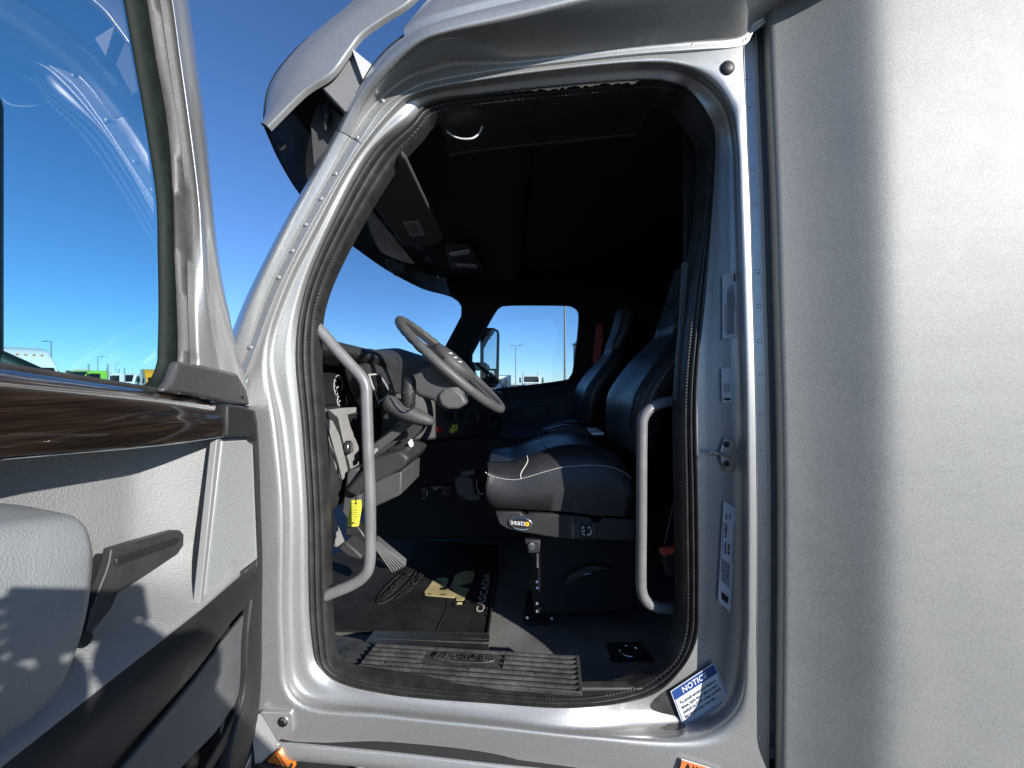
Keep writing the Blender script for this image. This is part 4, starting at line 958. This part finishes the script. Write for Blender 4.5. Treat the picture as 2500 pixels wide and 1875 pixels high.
# ------------------------------------------------------------------ seats
YSEAT = .37
def seat(name, dx, dy, full=True, bdx=0):
    s = empty(name, V(.15 + dx, .55 + dy, H + FZ), truck)
    Y0, Y1 = YSEAT + dy, YSEAT + .51 + dy; N = 22
    # side outline in the photograph (pixels on the plane Y = .29): top bead and bottom edge
    top = [(1184,1152),(1204,1164),(1245,1171),(1272,1169),(1326,1153),(1367,1142),(1400,1138),(1443,1136),(1489,1140),(1524,1154),(1541,1169)]
    bot = [(1187,1226),(1204,1240),(1245,1242),(1286,1244),(1326,1246),(1367,1248),(1415,1253),(1462,1259),(1500,1260),(1530,1259),(1546,1230)]
    a = [PY(x, y, YSEAT) for x, y in top]; b = [PY(x, y, YSEAT) for x, y in bot]
    a = catmull(a, 3); b = catmull(b, 3); rings = []
    n = len(a)
    for i in range(n):
        u = i / (n - 1); zc = a[i].z; zb = b[i].z; x = a[i].x; xb = b[i].x
        crown = .052 * math.sin(math.pi * min(1, u * 1.55) ** .8) * (1 if u < .645 else 0) if False else .05 * max(0, math.sin(math.pi * (u * .93 + .03))) ** .6
        r = []
        for (v, k) in ((0, 0), (.02, .006), (.07, .016), (.14, .014), (.2, .004), (.35, .0), (.5, -.002), (.65, .0), (.8, .004), (.86, .014), (.93, .016), (.98, .006), (1, 0)):
            edge = min(1, min(v, 1 - v) / .14); hump = crown * edge ** .7
            bol = k * (1 if u > .32 else u / .32)
            r.append(V(x + dx + (.012 if u < .15 else 0) * (abs(v - .5) * 2) ** 3, Y0 + (Y1 - Y0) * v, zc + hump + bol))
        r2 = [V(xb + dx, Y1, zb), V(xb + dx, (Y0 + Y1) / 2, zb), V(xb + dx, Y0, zb), V((x + xb) / 2 + dx, Y0 - .012, (zc + zb) / 2)]
        rings.append(r + r2)
    cu_ = MB().loft(rings, cu=True, caps=True).build('cushion', leather, s, angle=80)
    # contrast stitching: a run of short stitches along the bead
    pts = [p + V(dx, dy - .004, .001) for p in a]
    stt = MB(); acc = 0
    for i in range(len(pts) - 1):
        k = max(1, int((pts[i + 1] - pts[i]).length / .0062))
        for j in range(k):
            p, q = pts[i].lerp(pts[i + 1], (j + .15) / k), pts[i].lerp(pts[i + 1], (j + .75) / k)
            stt.tube([p, q], .0013, 5)
    o = stt.build('stitching', stitch, s, smooth=False); o['kind'] = 'stuff'
    # insert panels on top
    ins = []
    for i in range(int(n * .06), int(n * .93)):
        r = rings[i][4:9]; ins.append([p + V(0, 0, .0035) for p in r])
    MB().loft(ins).build('cushion_insert', leather_sky, s, angle=80)
    for i in (int(n * .42),):
        MB().tube([p + V(0, 0, .004) for p in rings[i][3:10]], .0022, 6).build('insert_seam', ink, s)
    MB().tube(catmull([rings[int(n*.30)][0] + V(0, -.003, 0), rings[int(n*.31)][1], rings[int(n*.33)][2], rings[int(n*.34)][3]], 4), .0014, 6).build('cushion_seam', stitch, s)
    # backrest: cross sections climbing and leaning back
    back = []
    for (z, x, th, w) in ((-.24, .41, .10, .46), (-.12, .41, .13, .50), (-.03, .425, .15, .51), (.08, .50, .15, .49), (.15, .56, .14, .42), (.185, .588, .125, .34), (.205, .597, .11, .26), (.235, .605, .105, .25), (.34, .645, .115, .27), (.43, .668, .11, .26), (.475, .68, .08, .22), (.485, .69, .04, .15)):
        yc = YSEAT + .26 + dy; hw = w / 2; r = []
        for k in range(24):
            t = 2 * math.pi * k / 24; cx_, sy = math.cos(t), math.sin(t)
            ex = math.copysign(abs(cx_) ** .6, cx_); ey = math.copysign(abs(sy) ** .6, sy)
            dish = .022 * (1 - min(1, (abs(ey) * 1.25)) ** 2) if ex < 0 else 0
            r.append(V(x + bdx + th / 2 + ex * th / 2 + dish, yc + ey * hw, H + z))
        back.append(r)
    bc = [catmull([r[j] for r in back], 3) for j in range(24)]
    bl = [list(r) for r in zip(*bc)]
    MB().loft(bl, cu=True, caps=True).build('backrest', leather, s, angle=80)
    front = [[r[j] + V(-.003, 0, 0) for j in range(9, 16)] for r in bl[2:16]]
    MB().loft(front).build('backrest_insert', leather_sky, s, angle=80)
    front = [[r[j] + V(-.003, 0, 0) for j in range(9, 16)] for r in bl[21:31]]
    MB().loft(front).build('headrest_insert', leather_sky, s, angle=80)
    ln = [r[17] + V(-.002, -.003, 0) for r in bl[1:17]]
    MB().tube(ln, .0020, 6).build('backrest_piping', dashg, s)
    stt = MB()
    for i in range(len(ln) - 1):
        for j in range(3):
            p, q = ln[i].lerp(ln[i + 1], j / 3) + V(.016, -.004, 0), ln[i].lerp(ln[i + 1], (j + .5) / 3) + V(.016, -.004, 0)
            stt.tube([p, q], .0010, 4)
    o = stt.build('backrest_stitching', stitch, s, smooth=False); o['kind'] = 'stuff'
    if full:
        sk = [(1208,1249),(1214,1266),(1219,1280),(1235,1290),(1258,1297),(1300,1304),(1348,1312),(1394,1318),(1551,1321),(1551,1268),(1472,1264),(1462,1276),(1450,1276),(1440,1262),(1367,1256),(1292,1252),(1284,1258),(1275,1256),(1270,1250)]
        MB().prism([PY(x, y, YSEAT + .005) for x, y in sk], (0, .48, 0)).build('seat_skirt', blk, s, bevel=.004)
        bc_ = PY(1271,1277,YSEAT + .003); s_ = (D + YSEAT) / F
        MB().disc(bc_, (0, -1, 0), 28 * s_, .003, 32, ry=15 * s_, up=(1, 0, -.10)).build('seat_badge', ink, s)
        MB().tube([bc_ + V(math.cos(t / 20 * math.pi) * 27.5 * s_, -.004, math.sin(t / 20 * math.pi) * 14.5 * s_ - .10 * math.cos(t / 20 * math.pi) * 27.5 * s_) for t in range(40)], .0020, 8, closed=True).build('badge_ring', chrome, s)
        lettering('seats', bc_ + V(-.008, -.0052, .003), V(.026, 0, -.0026), V(0, 0, .026), lampm, s, 'badge_word', bold=.01)
        MB().disc(bc_ + V(.0225, -.003, -.002), (0, -1, 0), .0075, .003, 18).build('badge_dot', mat('badge_amber', (.65, .40, .03), .4), s)
        MB().box(bc_ + V(.0225, -.0068, -.001), (.005, .001, .002)).build('badge_dash', ink, s)
        cp = MB().prism([PY(x, y, YSEAT + .002) for x, y in [(1386,1274),(1456,1276),(1459,1300),(1458,1317),(1390,1316),(1385,1300)]], (0, .02, 0)).build('seat_control', mat('control_grey', (.03, .031, .034), .5), s, bevel=.003)
        for x0 in (1417, 1432):
            MB().prism([PY(x, y, YSEAT - .003) for x, y in [(x0, 1280),(x0 + 13, 1280),(x0 + 14, 1312),(x0, 1312)]], (0, .01, 0)).build('control_rocker', ink, s, bevel=.002)
            c = PY(x0 + 6.5, 1288, YSEAT - .0045)
            MB().box(c, (.008, .001, .0022)).box(c, (.0022, .0012, .008)).build('control_plus', needle, s)
            g0 = MB()
            if x0 == 1417:
                g0.tube([PY(1420,1292,YSEAT - .0045), PY(1421,1298,YSEAT - .0045), PY(1425,1299,YSEAT - .0045), PY(1427,1294,YSEAT - .0045)], .0014, 5); g0.tube([PY(1420,1303,YSEAT - .0045), PY(1425,1304,YSEAT - .0045), PY(1427,1308,YSEAT - .0045)], .0014, 5)
            else:
                g0.tube([PY(1444,1292,YSEAT - .0045), PY(1443,1300,YSEAT - .0045), PY(1441,1305,YSEAT - .0045)], .002, 5); g0.tube([PY(1434,1306,YSEAT - .0045), PY(1441,1305,YSEAT - .0045)], .002, 5)
            g0.build('control_symbol', needle, s)
        MB().disc(PY(1298,1332,.33), (0, -1, 0), .012, .006, 20).build('seat_bolt', steel, s)
        MB().disc(PY(1298,1332,.324), (0, -1, 0), .007, .005, 6).build('seat_bolt_head', chrome, s)
        MB().prism([PY(1280,1318,.335), PY(1320,1320,.335), PY(1318,1350,.335), PY(1290,1352,.335)], (0, .02, 0)).build('bolt_bracket', blk, s, bevel=.004)
        MB().tube([PY(1312,1352,.36), PY(1312,1385,.36)], .004, 8).build('damper_rod', steel, s)
        MB().box(W(.27, YSEAT + .29, -.68), (.38, .36, .34)).build('pedestal', dark, s, bevel=.02)
        MB().prism([PZ(1285,1440,FZ + .05), PZ(1335,1440,FZ + .05), PZ(1335,1520,FZ + .01), PZ(1275,1520,FZ + .01)], (0, 0, -.01)).build('pedestal_plate', blk, s, bevel=.002)
        for (x, y) in ((1311,1420),(1312,1435),(1311,1473),(1311,1492),(1287,1508),(1347,1510)):
            MB().disc(PY(x, y, YSEAT + 0.080), (0, -1, .3), .0045, .004, 10).build('pedestal_screw', steel, s)
        MB().prism([PY(x, y, YSEAT + 0.070) for x, y in [(1440,1382),(1390,1405),(1376,1428),(1385,1425),(1445,1398),(1500,1388)]], (0, .02, 0)).build('scissor_link', blk, s, bevel=.003)
        MB().tube([PY(1425,1403,.355), PY(1443,1400,.355)], .002, 6).build('link_glint', steel, s)
    return s
ds = seat('driver_seat', 0, 0); ps = seat('passenger_seat', .15, 1.02, False, .0)
MB().box(W(.32, 1.57, -.52), (.42, .40, .42)).build('pedestal', dark, ps, bevel=.03)
# armrest between the seats and folded paper
MB().prism([PY(x, y, .92) for x, y in [(1330,1050),(1380,1038),(1440,1045),(1480,1058),(1480,1075),(1400,1068),(1340,1066)]], (0, .07, 0)).build('seat_armrest', leather, truck, bevel=.012, seg=3)
pb = MB().prism([PZ(1434,1044,-.20), PZ(1455,1044,-.20), PZ(1474,1056,-.20), PZ(1446,1056,-.20)], (0, 0, -.01)).build('paper_booklet', paper, None, bevel=.001)
tag(pb, 'pale paper booklet lying in the dark between the two seats', 'booklet')
# belts
MB().prism([PY(x, y, 1.9) for x, y in [(1456,795),(1470,790),(1473,830),(1466,865),(1450,900),(1447,880)]], (0, .004, 0)).build('passenger_belt', redb, truck)
bk = MB().prism([PY(x, y, .24) for x, y in [(1624,1345),(1655,1342),(1660,1400),(1632,1410),(1622,1380)]], (0, .03, 0)).build('belt_buckle', blk, truck, bevel=.004)
MB().prism([PY(x, y, .236) for x, y in [(1612,1340),(1654,1336),(1656,1352),(1616,1358)]], (0, .02, 0)).build('buckle_button', redb, bk, bevel=.003)
MB().tube([PY(1654,1185,.2), PY(1622,1330,.24)], .002, 6).build('belt_cable', dashg, bk)
# B-pillar side strap and seat-belt guide beside the door
MB().prism([PY(x, y, .14) for x, y in [(1668,640),(1680,640),(1672,780),(1655,980),(1648,975),(1660,800)]], (0, .012, 0)).build('shoulder_belt', dashg, truck)

# pedals
pd = MB().prism([PY(x, y, .66) for x, y in [(906,1322),(922,1322),(992,1380),(988,1386),(962,1400),(955,1396)]], (.0, .015, .02)).build('accelerator_pedal', dashm, truck, bevel=.003)
for k in range(6):
    u = k / 5; a = PY(908 + 14 * u, 1326 - 3 * u, .657); b = PY(958 + 30 * u, 1396 - 14 * u, .657)
    MB().tube([a, b], .0032, 6).build('pedal_rib', dashg, pd)
MB().prism([PY(x, y, .62) for x, y in [(850,1325),(880,1300),(905,1320),(900,1360),(880,1350)]], (0, .03, 0)).build('brake_pedal', dashm, truck, bevel=.004)
MB().prism([PY(x, y, .60) for x, y in [(842,1290),(870,1280),(885,1300),(905,1330),(890,1340),(862,1310),(842,1308)]], (0, .05, 0)).build('pedal_arm', blk, truck, bevel=.006)

# ------------------------------------------------------------------ loose things: floor mat, yellow tag
mz = FZ + .006
mtp = [PZ(800,1540,mz), PZ(1192,1548,mz), PZ(1215,1400,mz), PZ(1215,1330,mz), PZ(930,1310,mz), PZ(800,1360,mz)]
fm = MB().prism(mtp, (0, 0, -.006)).build('floor_mat', matrub, None, bevel=.003)
tag(fm, 'black rubber floor mat with tan emblem and cream lettering in the footwell', 'floor mat')
MB().tube([PZ(1191,1546,mz + .002), PZ(1200,1482,mz + .002), PZ(1214,1385,mz + .002)], .005, 8).build('mat_rim', matrub, fm)
MB().tube([PZ(800,1539,mz + .002), PZ(1000,1543,mz + .002), PZ(1190,1547,mz + .002)], .004, 8).build('mat_rim', matrub, fm)
def mpoly(name, L, m, h=.003): return MB().prism([PZ(x, y, mz + h) for x, y in L], (0, 0, -h)).build(name, m, fm, bevel=.0008)
mpoly('mat_emblem', [(1058,1415),(1036,1445),(1038,1453),(1110,1459),(1113,1454),(1114,1465),(1131,1465),(1136,1458),(1120,1452),(1100,1438),(1095,1436),(1074,1432),(1078,1424)], tan)
mpoly('mat_emblem_piece', [(1085,1409),(1064,1413),(1080,1422),(1076,1430),(1090,1431),(1096,1412)], tan)
mpoly('mat_emblem_piece', [(1100,1432),(1112,1402),(1137,1393),(1159,1396),(1156,1410),(1154,1420),(1140,1424),(1130,1428),(1122,1432),(1146,1437),(1143,1443),(1136,1457),(1118,1448)], tan)
mpoly('mat_emblem_notch', [(1073,1434),(1092,1434),(1090,1440),(1075,1440)], ink, .004)
mpoly('mat_emblem_notch', [(1046,1448),(1056,1450),(1056,1451),(1046,1450)], ink, .004)
mpoly('mat_emblem_notch', [(1074,1450),(1090,1450),(1090,1452),(1074,1452)], ink, .004)
c = PZ(1122,1474,mz + .003)
MB().tube([c + V(math.cos(t / 12 * math.pi) * .025, math.sin(t / 12 * math.pi) * .022, 0) for t in range(24)], .002, 6, closed=True).build('mat_roundel', matrub, fm)
MB().tube([c + V(-.010, .008, 0), c + V(.010, .008, 0)], .0025, 6).build('mat_roundel_bar', tan, fm)
MB().tube([c + V(-.011, -.002, 0), c + V(.011, -.002, 0)], .0025, 6).build('mat_roundel_bar', tan, fm)
MB().tube(catmull([PZ(1092,1462,mz + .001), PZ(1090,1485,mz + .001), PZ(1078,1515,mz + .001), PZ(1066,1540,mz + .001)], 4), .002, 6).build('mat_crease', matrub, fm)
p0, p1 = PZ(1172,1496,mz + .002), PZ(1194,1386,mz + .002); U = (p1 - p0); ln_ = U.length; U.normalize(); Vv = V(-U.y, U.x, 0)
lettering('CASCADIA', p0 - Vv * .000, U * ln_ * .172, Vv * .046, cream, fm, 'mat_lettering', align='LEFT', bold=.01, lift=.001)
# raised oval badge on the mat
a0, a1 = PZ(930,1470,mz), PZ(1008,1390,mz); cc_ = (a0 + a1) / 2; U = (a1 - a0); L_ = U.length / 2; U.normalize(); Vv = V(-U.y, U.x, 0)
rp = [cc_ + U * math.cos(t / 24 * math.pi) * L_ * 1.1 + Vv * math.sin(t / 24 * math.pi) * .042 for t in range(48)]
MB().tube(rp, .006, 8, closed=True).build('mat_oval', matrub, fm)
lettering('FREIGHTLINER', cc_, U * L_ * .29, Vv * .042, matrub, fm, 'mat_raised_lettering', depth=.008, bold=.02, lift=.003)
lettering('TRUCKS', cc_ - Vv * .068, U * L_ * .42, Vv * .042, matrub, fm, 'mat_raised_lettering', depth=.008, bold=.02, lift=.003)
# yellow tag on its wire
YG = .20
yt = MB().prism([PY(x, y, YG) for x, y in [(856,1221),(882,1220),(883,1240),(876,1284),(866,1286),(847,1285),(850,1260)]], (0, .0015, 0)).build('paper_tag', yellow, None, smooth=False)
tag(yt, 'yellow paper tag hanging on a wire beside the left grab rail', 'tag')
q = [PY(856,1222,YG), PY(882,1221,YG), PY(876,1284,YG), PY(848,1284,YG)]
bars(q, [(.12 + .085 * k, .018, .12, .85 - .1 * (k % 3), .16) for k in range(10)], yt, seed=12, name='tag_print', lift=.001)
MB().disc(PY(869,1229,YG), (0, -1, 0), .0025, .001, 12).build('tag_hole', ink, yt)
MB().disc(PY(862,1277,YG), (0, -1, 0), .0028, .001, 12).build('tag_hole', ink, yt)
MB().tube(catmull([PY(869,1229,YG - .002), PY(872,1212,YG - .003), PY(879,1198,YG - .002), PY(872,1208,YG), PY(868,1222,YG)], 4), .0011, 6).build('tag_wire', steel, yt)

# ================================================================== the lot beyond: parked trucks, lamp posts, building
def lot_truck(name, label, mpaint, loc, rz, kind, s=1.0):
    """kind: 'sleeper' tall fairing, 'day' low cab.  Nose points along local +X, base at z = 0"""
    t = empty(name, loc); t.rotation_euler = (0, 0, rz)
    tag(t, label, 'truck', 'trucks parked across the lot')
    def part(mb, nm, m, par=None, bevel=.0, seg=2):
        o = mb.build(nm, m, None, bevel=bevel, seg=seg); o.parent = par or t; return o
    def prof(P, y0, y1): return MB().prism([V(x, y0, z) for x, z in P], (0, y1 - y0, 0))
    hoodP = [(1.0, .75), (3.0, .75), (3.15, 1.1), (3.05, 1.55), (1.1, 1.95)]
    part(prof(hoodP, -1.0, 1.0), 'hood', mpaint, bevel=.14, seg=4)
    if kind == 'sleeper':
        body = [(-2.6, .95), (1.15, .95), (1.15, 1.95), (.55, 2.75), (.15, 3.15), (-.6, 3.75), (-1.5, 4.02), (-2.6, 4.05)]
    else:
        body = [(-.7, .95), (1.15, .95), (1.15, 1.95), (.60, 2.75), (.40, 2.86), (-.6, 2.88), (-.7, 2.80)]
    part(prof(body, -1.18, 1.18), 'cab', mpaint, bevel=.12, seg=4)
    part(MB().prism([V(1.17, -1.0, 2.0), V(1.17, 1.0, 2.0), V(.66, .95, 2.74), V(.66, -.95, 2.74)], (.02, 0, .015)), 'windshield', trglass)
    for sy in (-1, 1):
        w = part(MB().prism([V(.95, sy * 1.17, 2.0), V(-.15, sy * 1.17, 2.0), V(-.15, sy * 1.17, 2.62), V(.58, sy * 1.17, 2.62)], (0, sy * .02, 0)), 'side_window', trglass)
        if kind == 'sleeper':
            part(MB().prism([V(-1.3, sy * 1.17, 2.9), V(-1.9, sy * 1.17, 2.9), V(-1.9, sy * 1.17, 3.3), V(-1.5, sy * 1.17, 3.3)], (0, sy * .02, 0)), 'sleeper_window', trglass)
            part(MB().box((-1.15, sy * 1.18, 2.5), (.03, .02, 2.9)), 'side_seam', trglass)
        m = part(MB().box((.95, sy * 1.5, 2.25), (.14, .22, .7)), 'mirror', trglass, bevel=.04)
        part(MB().box((2.9, sy * .82, 1.25), (.25, .28, .22)), 'headlamp', lampm, bevel=.05)
        for wx in (2.2, -1.9, -3.2):
            wh = part(MB().disc(V(wx, sy * .85, .52), (0, sy, 0), .52, .3, 20), 'wheel', tyre)
            o = MB().disc(V(wx, sy * 1.15, .52), (0, sy, 0), .28, .02, 16).build('rim', steel); o.parent = wh
        if kind == 'day':
            part(MB().tube([V(-.85, sy * 1.0, 1.0), V(-.85, sy * 1.0, 3.45)], .07, 10), 'exhaust_stack', chrome)
    part(MB().box((3.12, 0, 1.2), (.06, 1.0, .62)), 'grille', steel, bevel=.02)
    part(MB().box((2.9, 0, .62), (.5, 2.3, .3)), 'bumper', mpaint, bevel=.08)
    part(MB().box((-2.6 if kind == 'sleeper' else -2.2, 0, .72), (3.0, .9, .22)), 'chassis', blk)
    for k in range(5): part(MB().box((.35 if kind == 'day' else -.2, -.7 + .35 * k, 2.92 if kind == 'day' else 3.55), (.12, .09, .06)), 'marker_light', amber)
    return t
def lot_at(px, d): return V((px - CX) / F * d, d - D, 0)
GR = None
lot_truck('parked_truck', 'white sleeper truck with tall fairing, leftmost beyond the door glass', whitep, lot_at(66, 26), R(-25), 'sleeper')
lot_truck('parked_truck', 'bright green day cab truck beyond the door glass', greenp, lot_at(212, 36), R(-100), 'day')
lot_truck('parked_truck', 'white day cab truck just right of the green truck', whitep, lot_at(262, 44), R(-95), 'day')
lot_truck('parked_truck', 'white truck between the green and the orange trucks', whitep, lot_at(308, 48), R(-70), 'day')
lot_truck('parked_truck', 'orange sleeper truck at the right edge of the door glass', orangep, lot_at(378, 66), R(-40), 'sleeper')
lot_truck('parked_truck', 'white day cab truck with two exhaust stacks seen through the passenger window', whitep, lot_at(1296, 58), R(-88), 'day')
def lamp_post(px, ytop, h, label, dbl=False, head=1):
    d = (h - H) * F / (CY - ytop); p = lot_at(px, d)
    t = empty('lamp_post', p); tag(t, label, 'lamp post', 'lamp posts in the lot')
    def part(mb, nm, m):
        o = mb.build(nm, m, None); o.parent = t; return o
    part(MB().tube([V(0, 0, 0), V(0, 0, h)], [.13, .09], 10), 'pole', greyp)
    part(MB().disc(V(0, 0, 0), (0, 0, 1), .30, .6, 14), 'base', mat('concrete' + str(px), (.4, .39, .37), .85))
    part(MB().tube([V(0, 0, h - .1), V(head * .9, 0, h)], .05, 8), 'arm', greyp)
    part(MB().box((head * 1.3, 0, h), (1.0, .45, .16)), 'lamp_head', greyp)
    if dbl: part(MB().box((-head * .9, 0, h), (.8, .4, .16)), 'lamp_head', greyp)
lamp_post(125, 833, 11, 'tallest lamp post beyond the door glass, left of the green truck', head=-1)
lamp_post(239, 870, 11, 'middle lamp post beyond the door glass, right of the green truck')
lamp_post(283, 887, 11, 'farthest lamp post beyond the door glass, left of the orange truck')
lamp_post(1379, 690, 12, 'near lamp post crossing the whole passenger window')
lamp_post(1259, 843, 11, 'lamp post ending halfway up the passenger window', dbl=True)
# white box building at the passenger window's lower left corner
p = lot_at(1228, 70); bd = empty('warehouse', p)
tag(bd, 'small white block building beside the passenger mirror', 'building')
def bpart(mb, nm, m, **k):
    o = mb.build(nm, m, None, **k); o.parent = bd; return o
bpart(MB().box((0, 2, 1.55), (2.6, 5, 3.1)), 'wall', whitep, bevel=.03)
bpart(MB().box((0, 2, 3.14), (2.7, 5.1, .12)), 'roof', steel)
for k in range(2): bpart(MB().box((-.5 + 1.0 * k, -.52, 2.2), (.5, .06, .7)), 'window', trglass)
bpart(MB().box((.2, -.52, 1.0), (.9, .06, 2.0)), 'door', greyp)
# long building behind the lot to the rear right, caught by the passenger mirror
b2 = empty('depot_building', V(40, 62, 0)); tag(b2, 'long grey depot building far behind, seen only in the passenger mirror', 'building')
for (mb, nm, m) in ((MB().box((0, 0, 4), (60, 14, 8)), 'wall', greyp), (MB().box((0, 0, 8.15), (60.6, 14.6, .3)), 'roof', steel)):
    o = mb.build(nm, m, None); o.parent = b2
for k in range(8):
    o = MB().box((-26 + 7.4 * k, -7.02, 2.4), (4, .1, 4.4)).build('dock_door', whitep, None); o.parent = b2

# ================================================================== the photographer, standing beside the phone (throws the shadow on the door)
def person():
    root = empty('person', V(.50, -1.42, 0))
    tag(root, 'person in a dark jacket holding up a phone, shadow falling on the door', 'person')
    J = {'pel': (.52, -1.45, .92, .15), 'bel': (.51, -1.45, 1.10, .15), 'che': (.49, -1.43, 1.32, .17), 'nk': (.47, -1.41, 1.50, .065), 'hd': (.45, -1.38, 1.60, .085), 'hd2': (.44, -1.38, 1.70, .095), 'top': (.44, -1.38, 1.78, .06),
         'ls': (.31, -1.42, 1.42, .075), 'le': (.10, -1.36, 1.46, .075), 'lw': (.05, -1.20, 1.65, .055), 'lh': (.03, -1.155, 1.715, .042),
         'rs': (.66, -1.40, 1.42, .075), 're': (.62, -1.20, 1.30, .055), 'rw': (.24, -1.17, 1.62, .05), 'rh': (.10, -1.155, 1.735, .042),
         'lk': (.42, -1.44, .85, .10), 'lkn': (.40, -1.42, .50, .075), 'la': (.40, -1.45, .10, .05), 'lt': (.38, -1.32, .045, .045),
         'rk': (.62, -1.44, .85, .10), 'rkn': (.63, -1.42, .50, .075), 'ra': (.64, -1.45, .10, .05), 'rt': (.64, -1.32, .045, .045)}
    E = [('pel', 'bel'), ('bel', 'che'), ('che', 'nk'), ('nk', 'hd'), ('hd', 'hd2'), ('hd2', 'top'), ('che', 'ls'), ('ls', 'le'), ('le', 'lw'), ('lw', 'lh'), ('che', 'rs'), ('rs', 're'), ('re', 'rw'), ('rw', 'rh'),
         ('pel', 'lk'), ('lk', 'lkn'), ('lkn', 'la'), ('la', 'lt'), ('pel', 'rk'), ('rk', 'rkn'), ('rkn', 'ra'), ('ra', 'rt')]
    ks = list(J); off = wloc(root)
    me = bpy.data.meshes.new('body'); me.from_pydata([tuple(V(*J[k][:3]) - off) for k in ks], [(ks.index(a), ks.index(b)) for a, b in E], [])
    o = bpy.data.objects.new('body', me); COL.objects.link(o); o.parent = root; me.materials.append(jacket)
    o.modifiers.new('skin', 'SKIN')
    for i, k in enumerate(ks):
        me.skin_vertices[0].data[i].radius = (J[k][3], J[k][3]); me.skin_vertices[0].data[i].use_root = (k == 'pel')
    s = o.modifiers.new('sub', 'SUBSURF'); s.levels = 2; s.render_levels = 2
    for (hx, sgn) in ((.03, 1), (.10, -1)):
        for f in range(4):
            p = V(hx, -1.155, 1.705 + .0145 * f + (.02 if sgn < 0 else 0))
            MB().tube(catmull([p, p + V(-.02 * sgn, .012, .02), p + V(-.045 * sgn, .018, .025), p + V(-.06 * sgn, .010, .02)], 3), [.0095 - .0004 * i for i in range(10)], 8).build('finger', skin, root)
        p = V(hx, -1.165, 1.69); MB().tube(catmull([p, p + V(-.02 * sgn, -.012, .03), p + V(-.04 * sgn, -.012, .045)], 3), [.011, .011, .0105, .010, .0095, .009, .0085], 8).build('thumb', skin, root)
    hr = MB(); c = V(.44, -1.385, 1.715); rings = []
    for j in range(7):
        a = R(-10 + 100 * j / 6); rings.append([c + V(math.cos(a) * math.cos(2 * math.pi * k / 20) * .108, math.cos(a) * math.sin(2 * math.pi * k / 20) * .12 - .01, math.sin(a) * .11 + .01) for k in range(20)])
    hr.loft(rings, cu=True, caps=True).build('hair', mat('hair_dark', (.02, .015, .01), .6), root)
    for e in (-1, 1):
        MB().disc(V(.44 + e * .035, -1.288, 1.69), (0, 1, 0), .012, .004, 10, .004).build('eye', white, root)
        MB().disc(V(.44 + e * .10, -1.385, 1.685), (e, 0, 0), .022, .014, 10, ry=.034).build('ear', skin, root)
    MB().tube([V(.44, -1.292, 1.69), V(.44, -1.270, 1.655), V(.44, -1.288, 1.648)], [.010, .016, .010], 8).build('nose', skin, root)
    MB().tube([V(.415, -1.292, 1.615), V(.44, -1.285, 1.612), V(.465, -1.292, 1.615)], .007, 6).build('mouth', red, root)
    ph = MB().box((.035, -1.118, H - .012), (.155, .008, .075)).build('phone', ink, None, bevel=.003)
    tag(ph, 'black phone held up in both hands beside the open door', 'phone')
person()
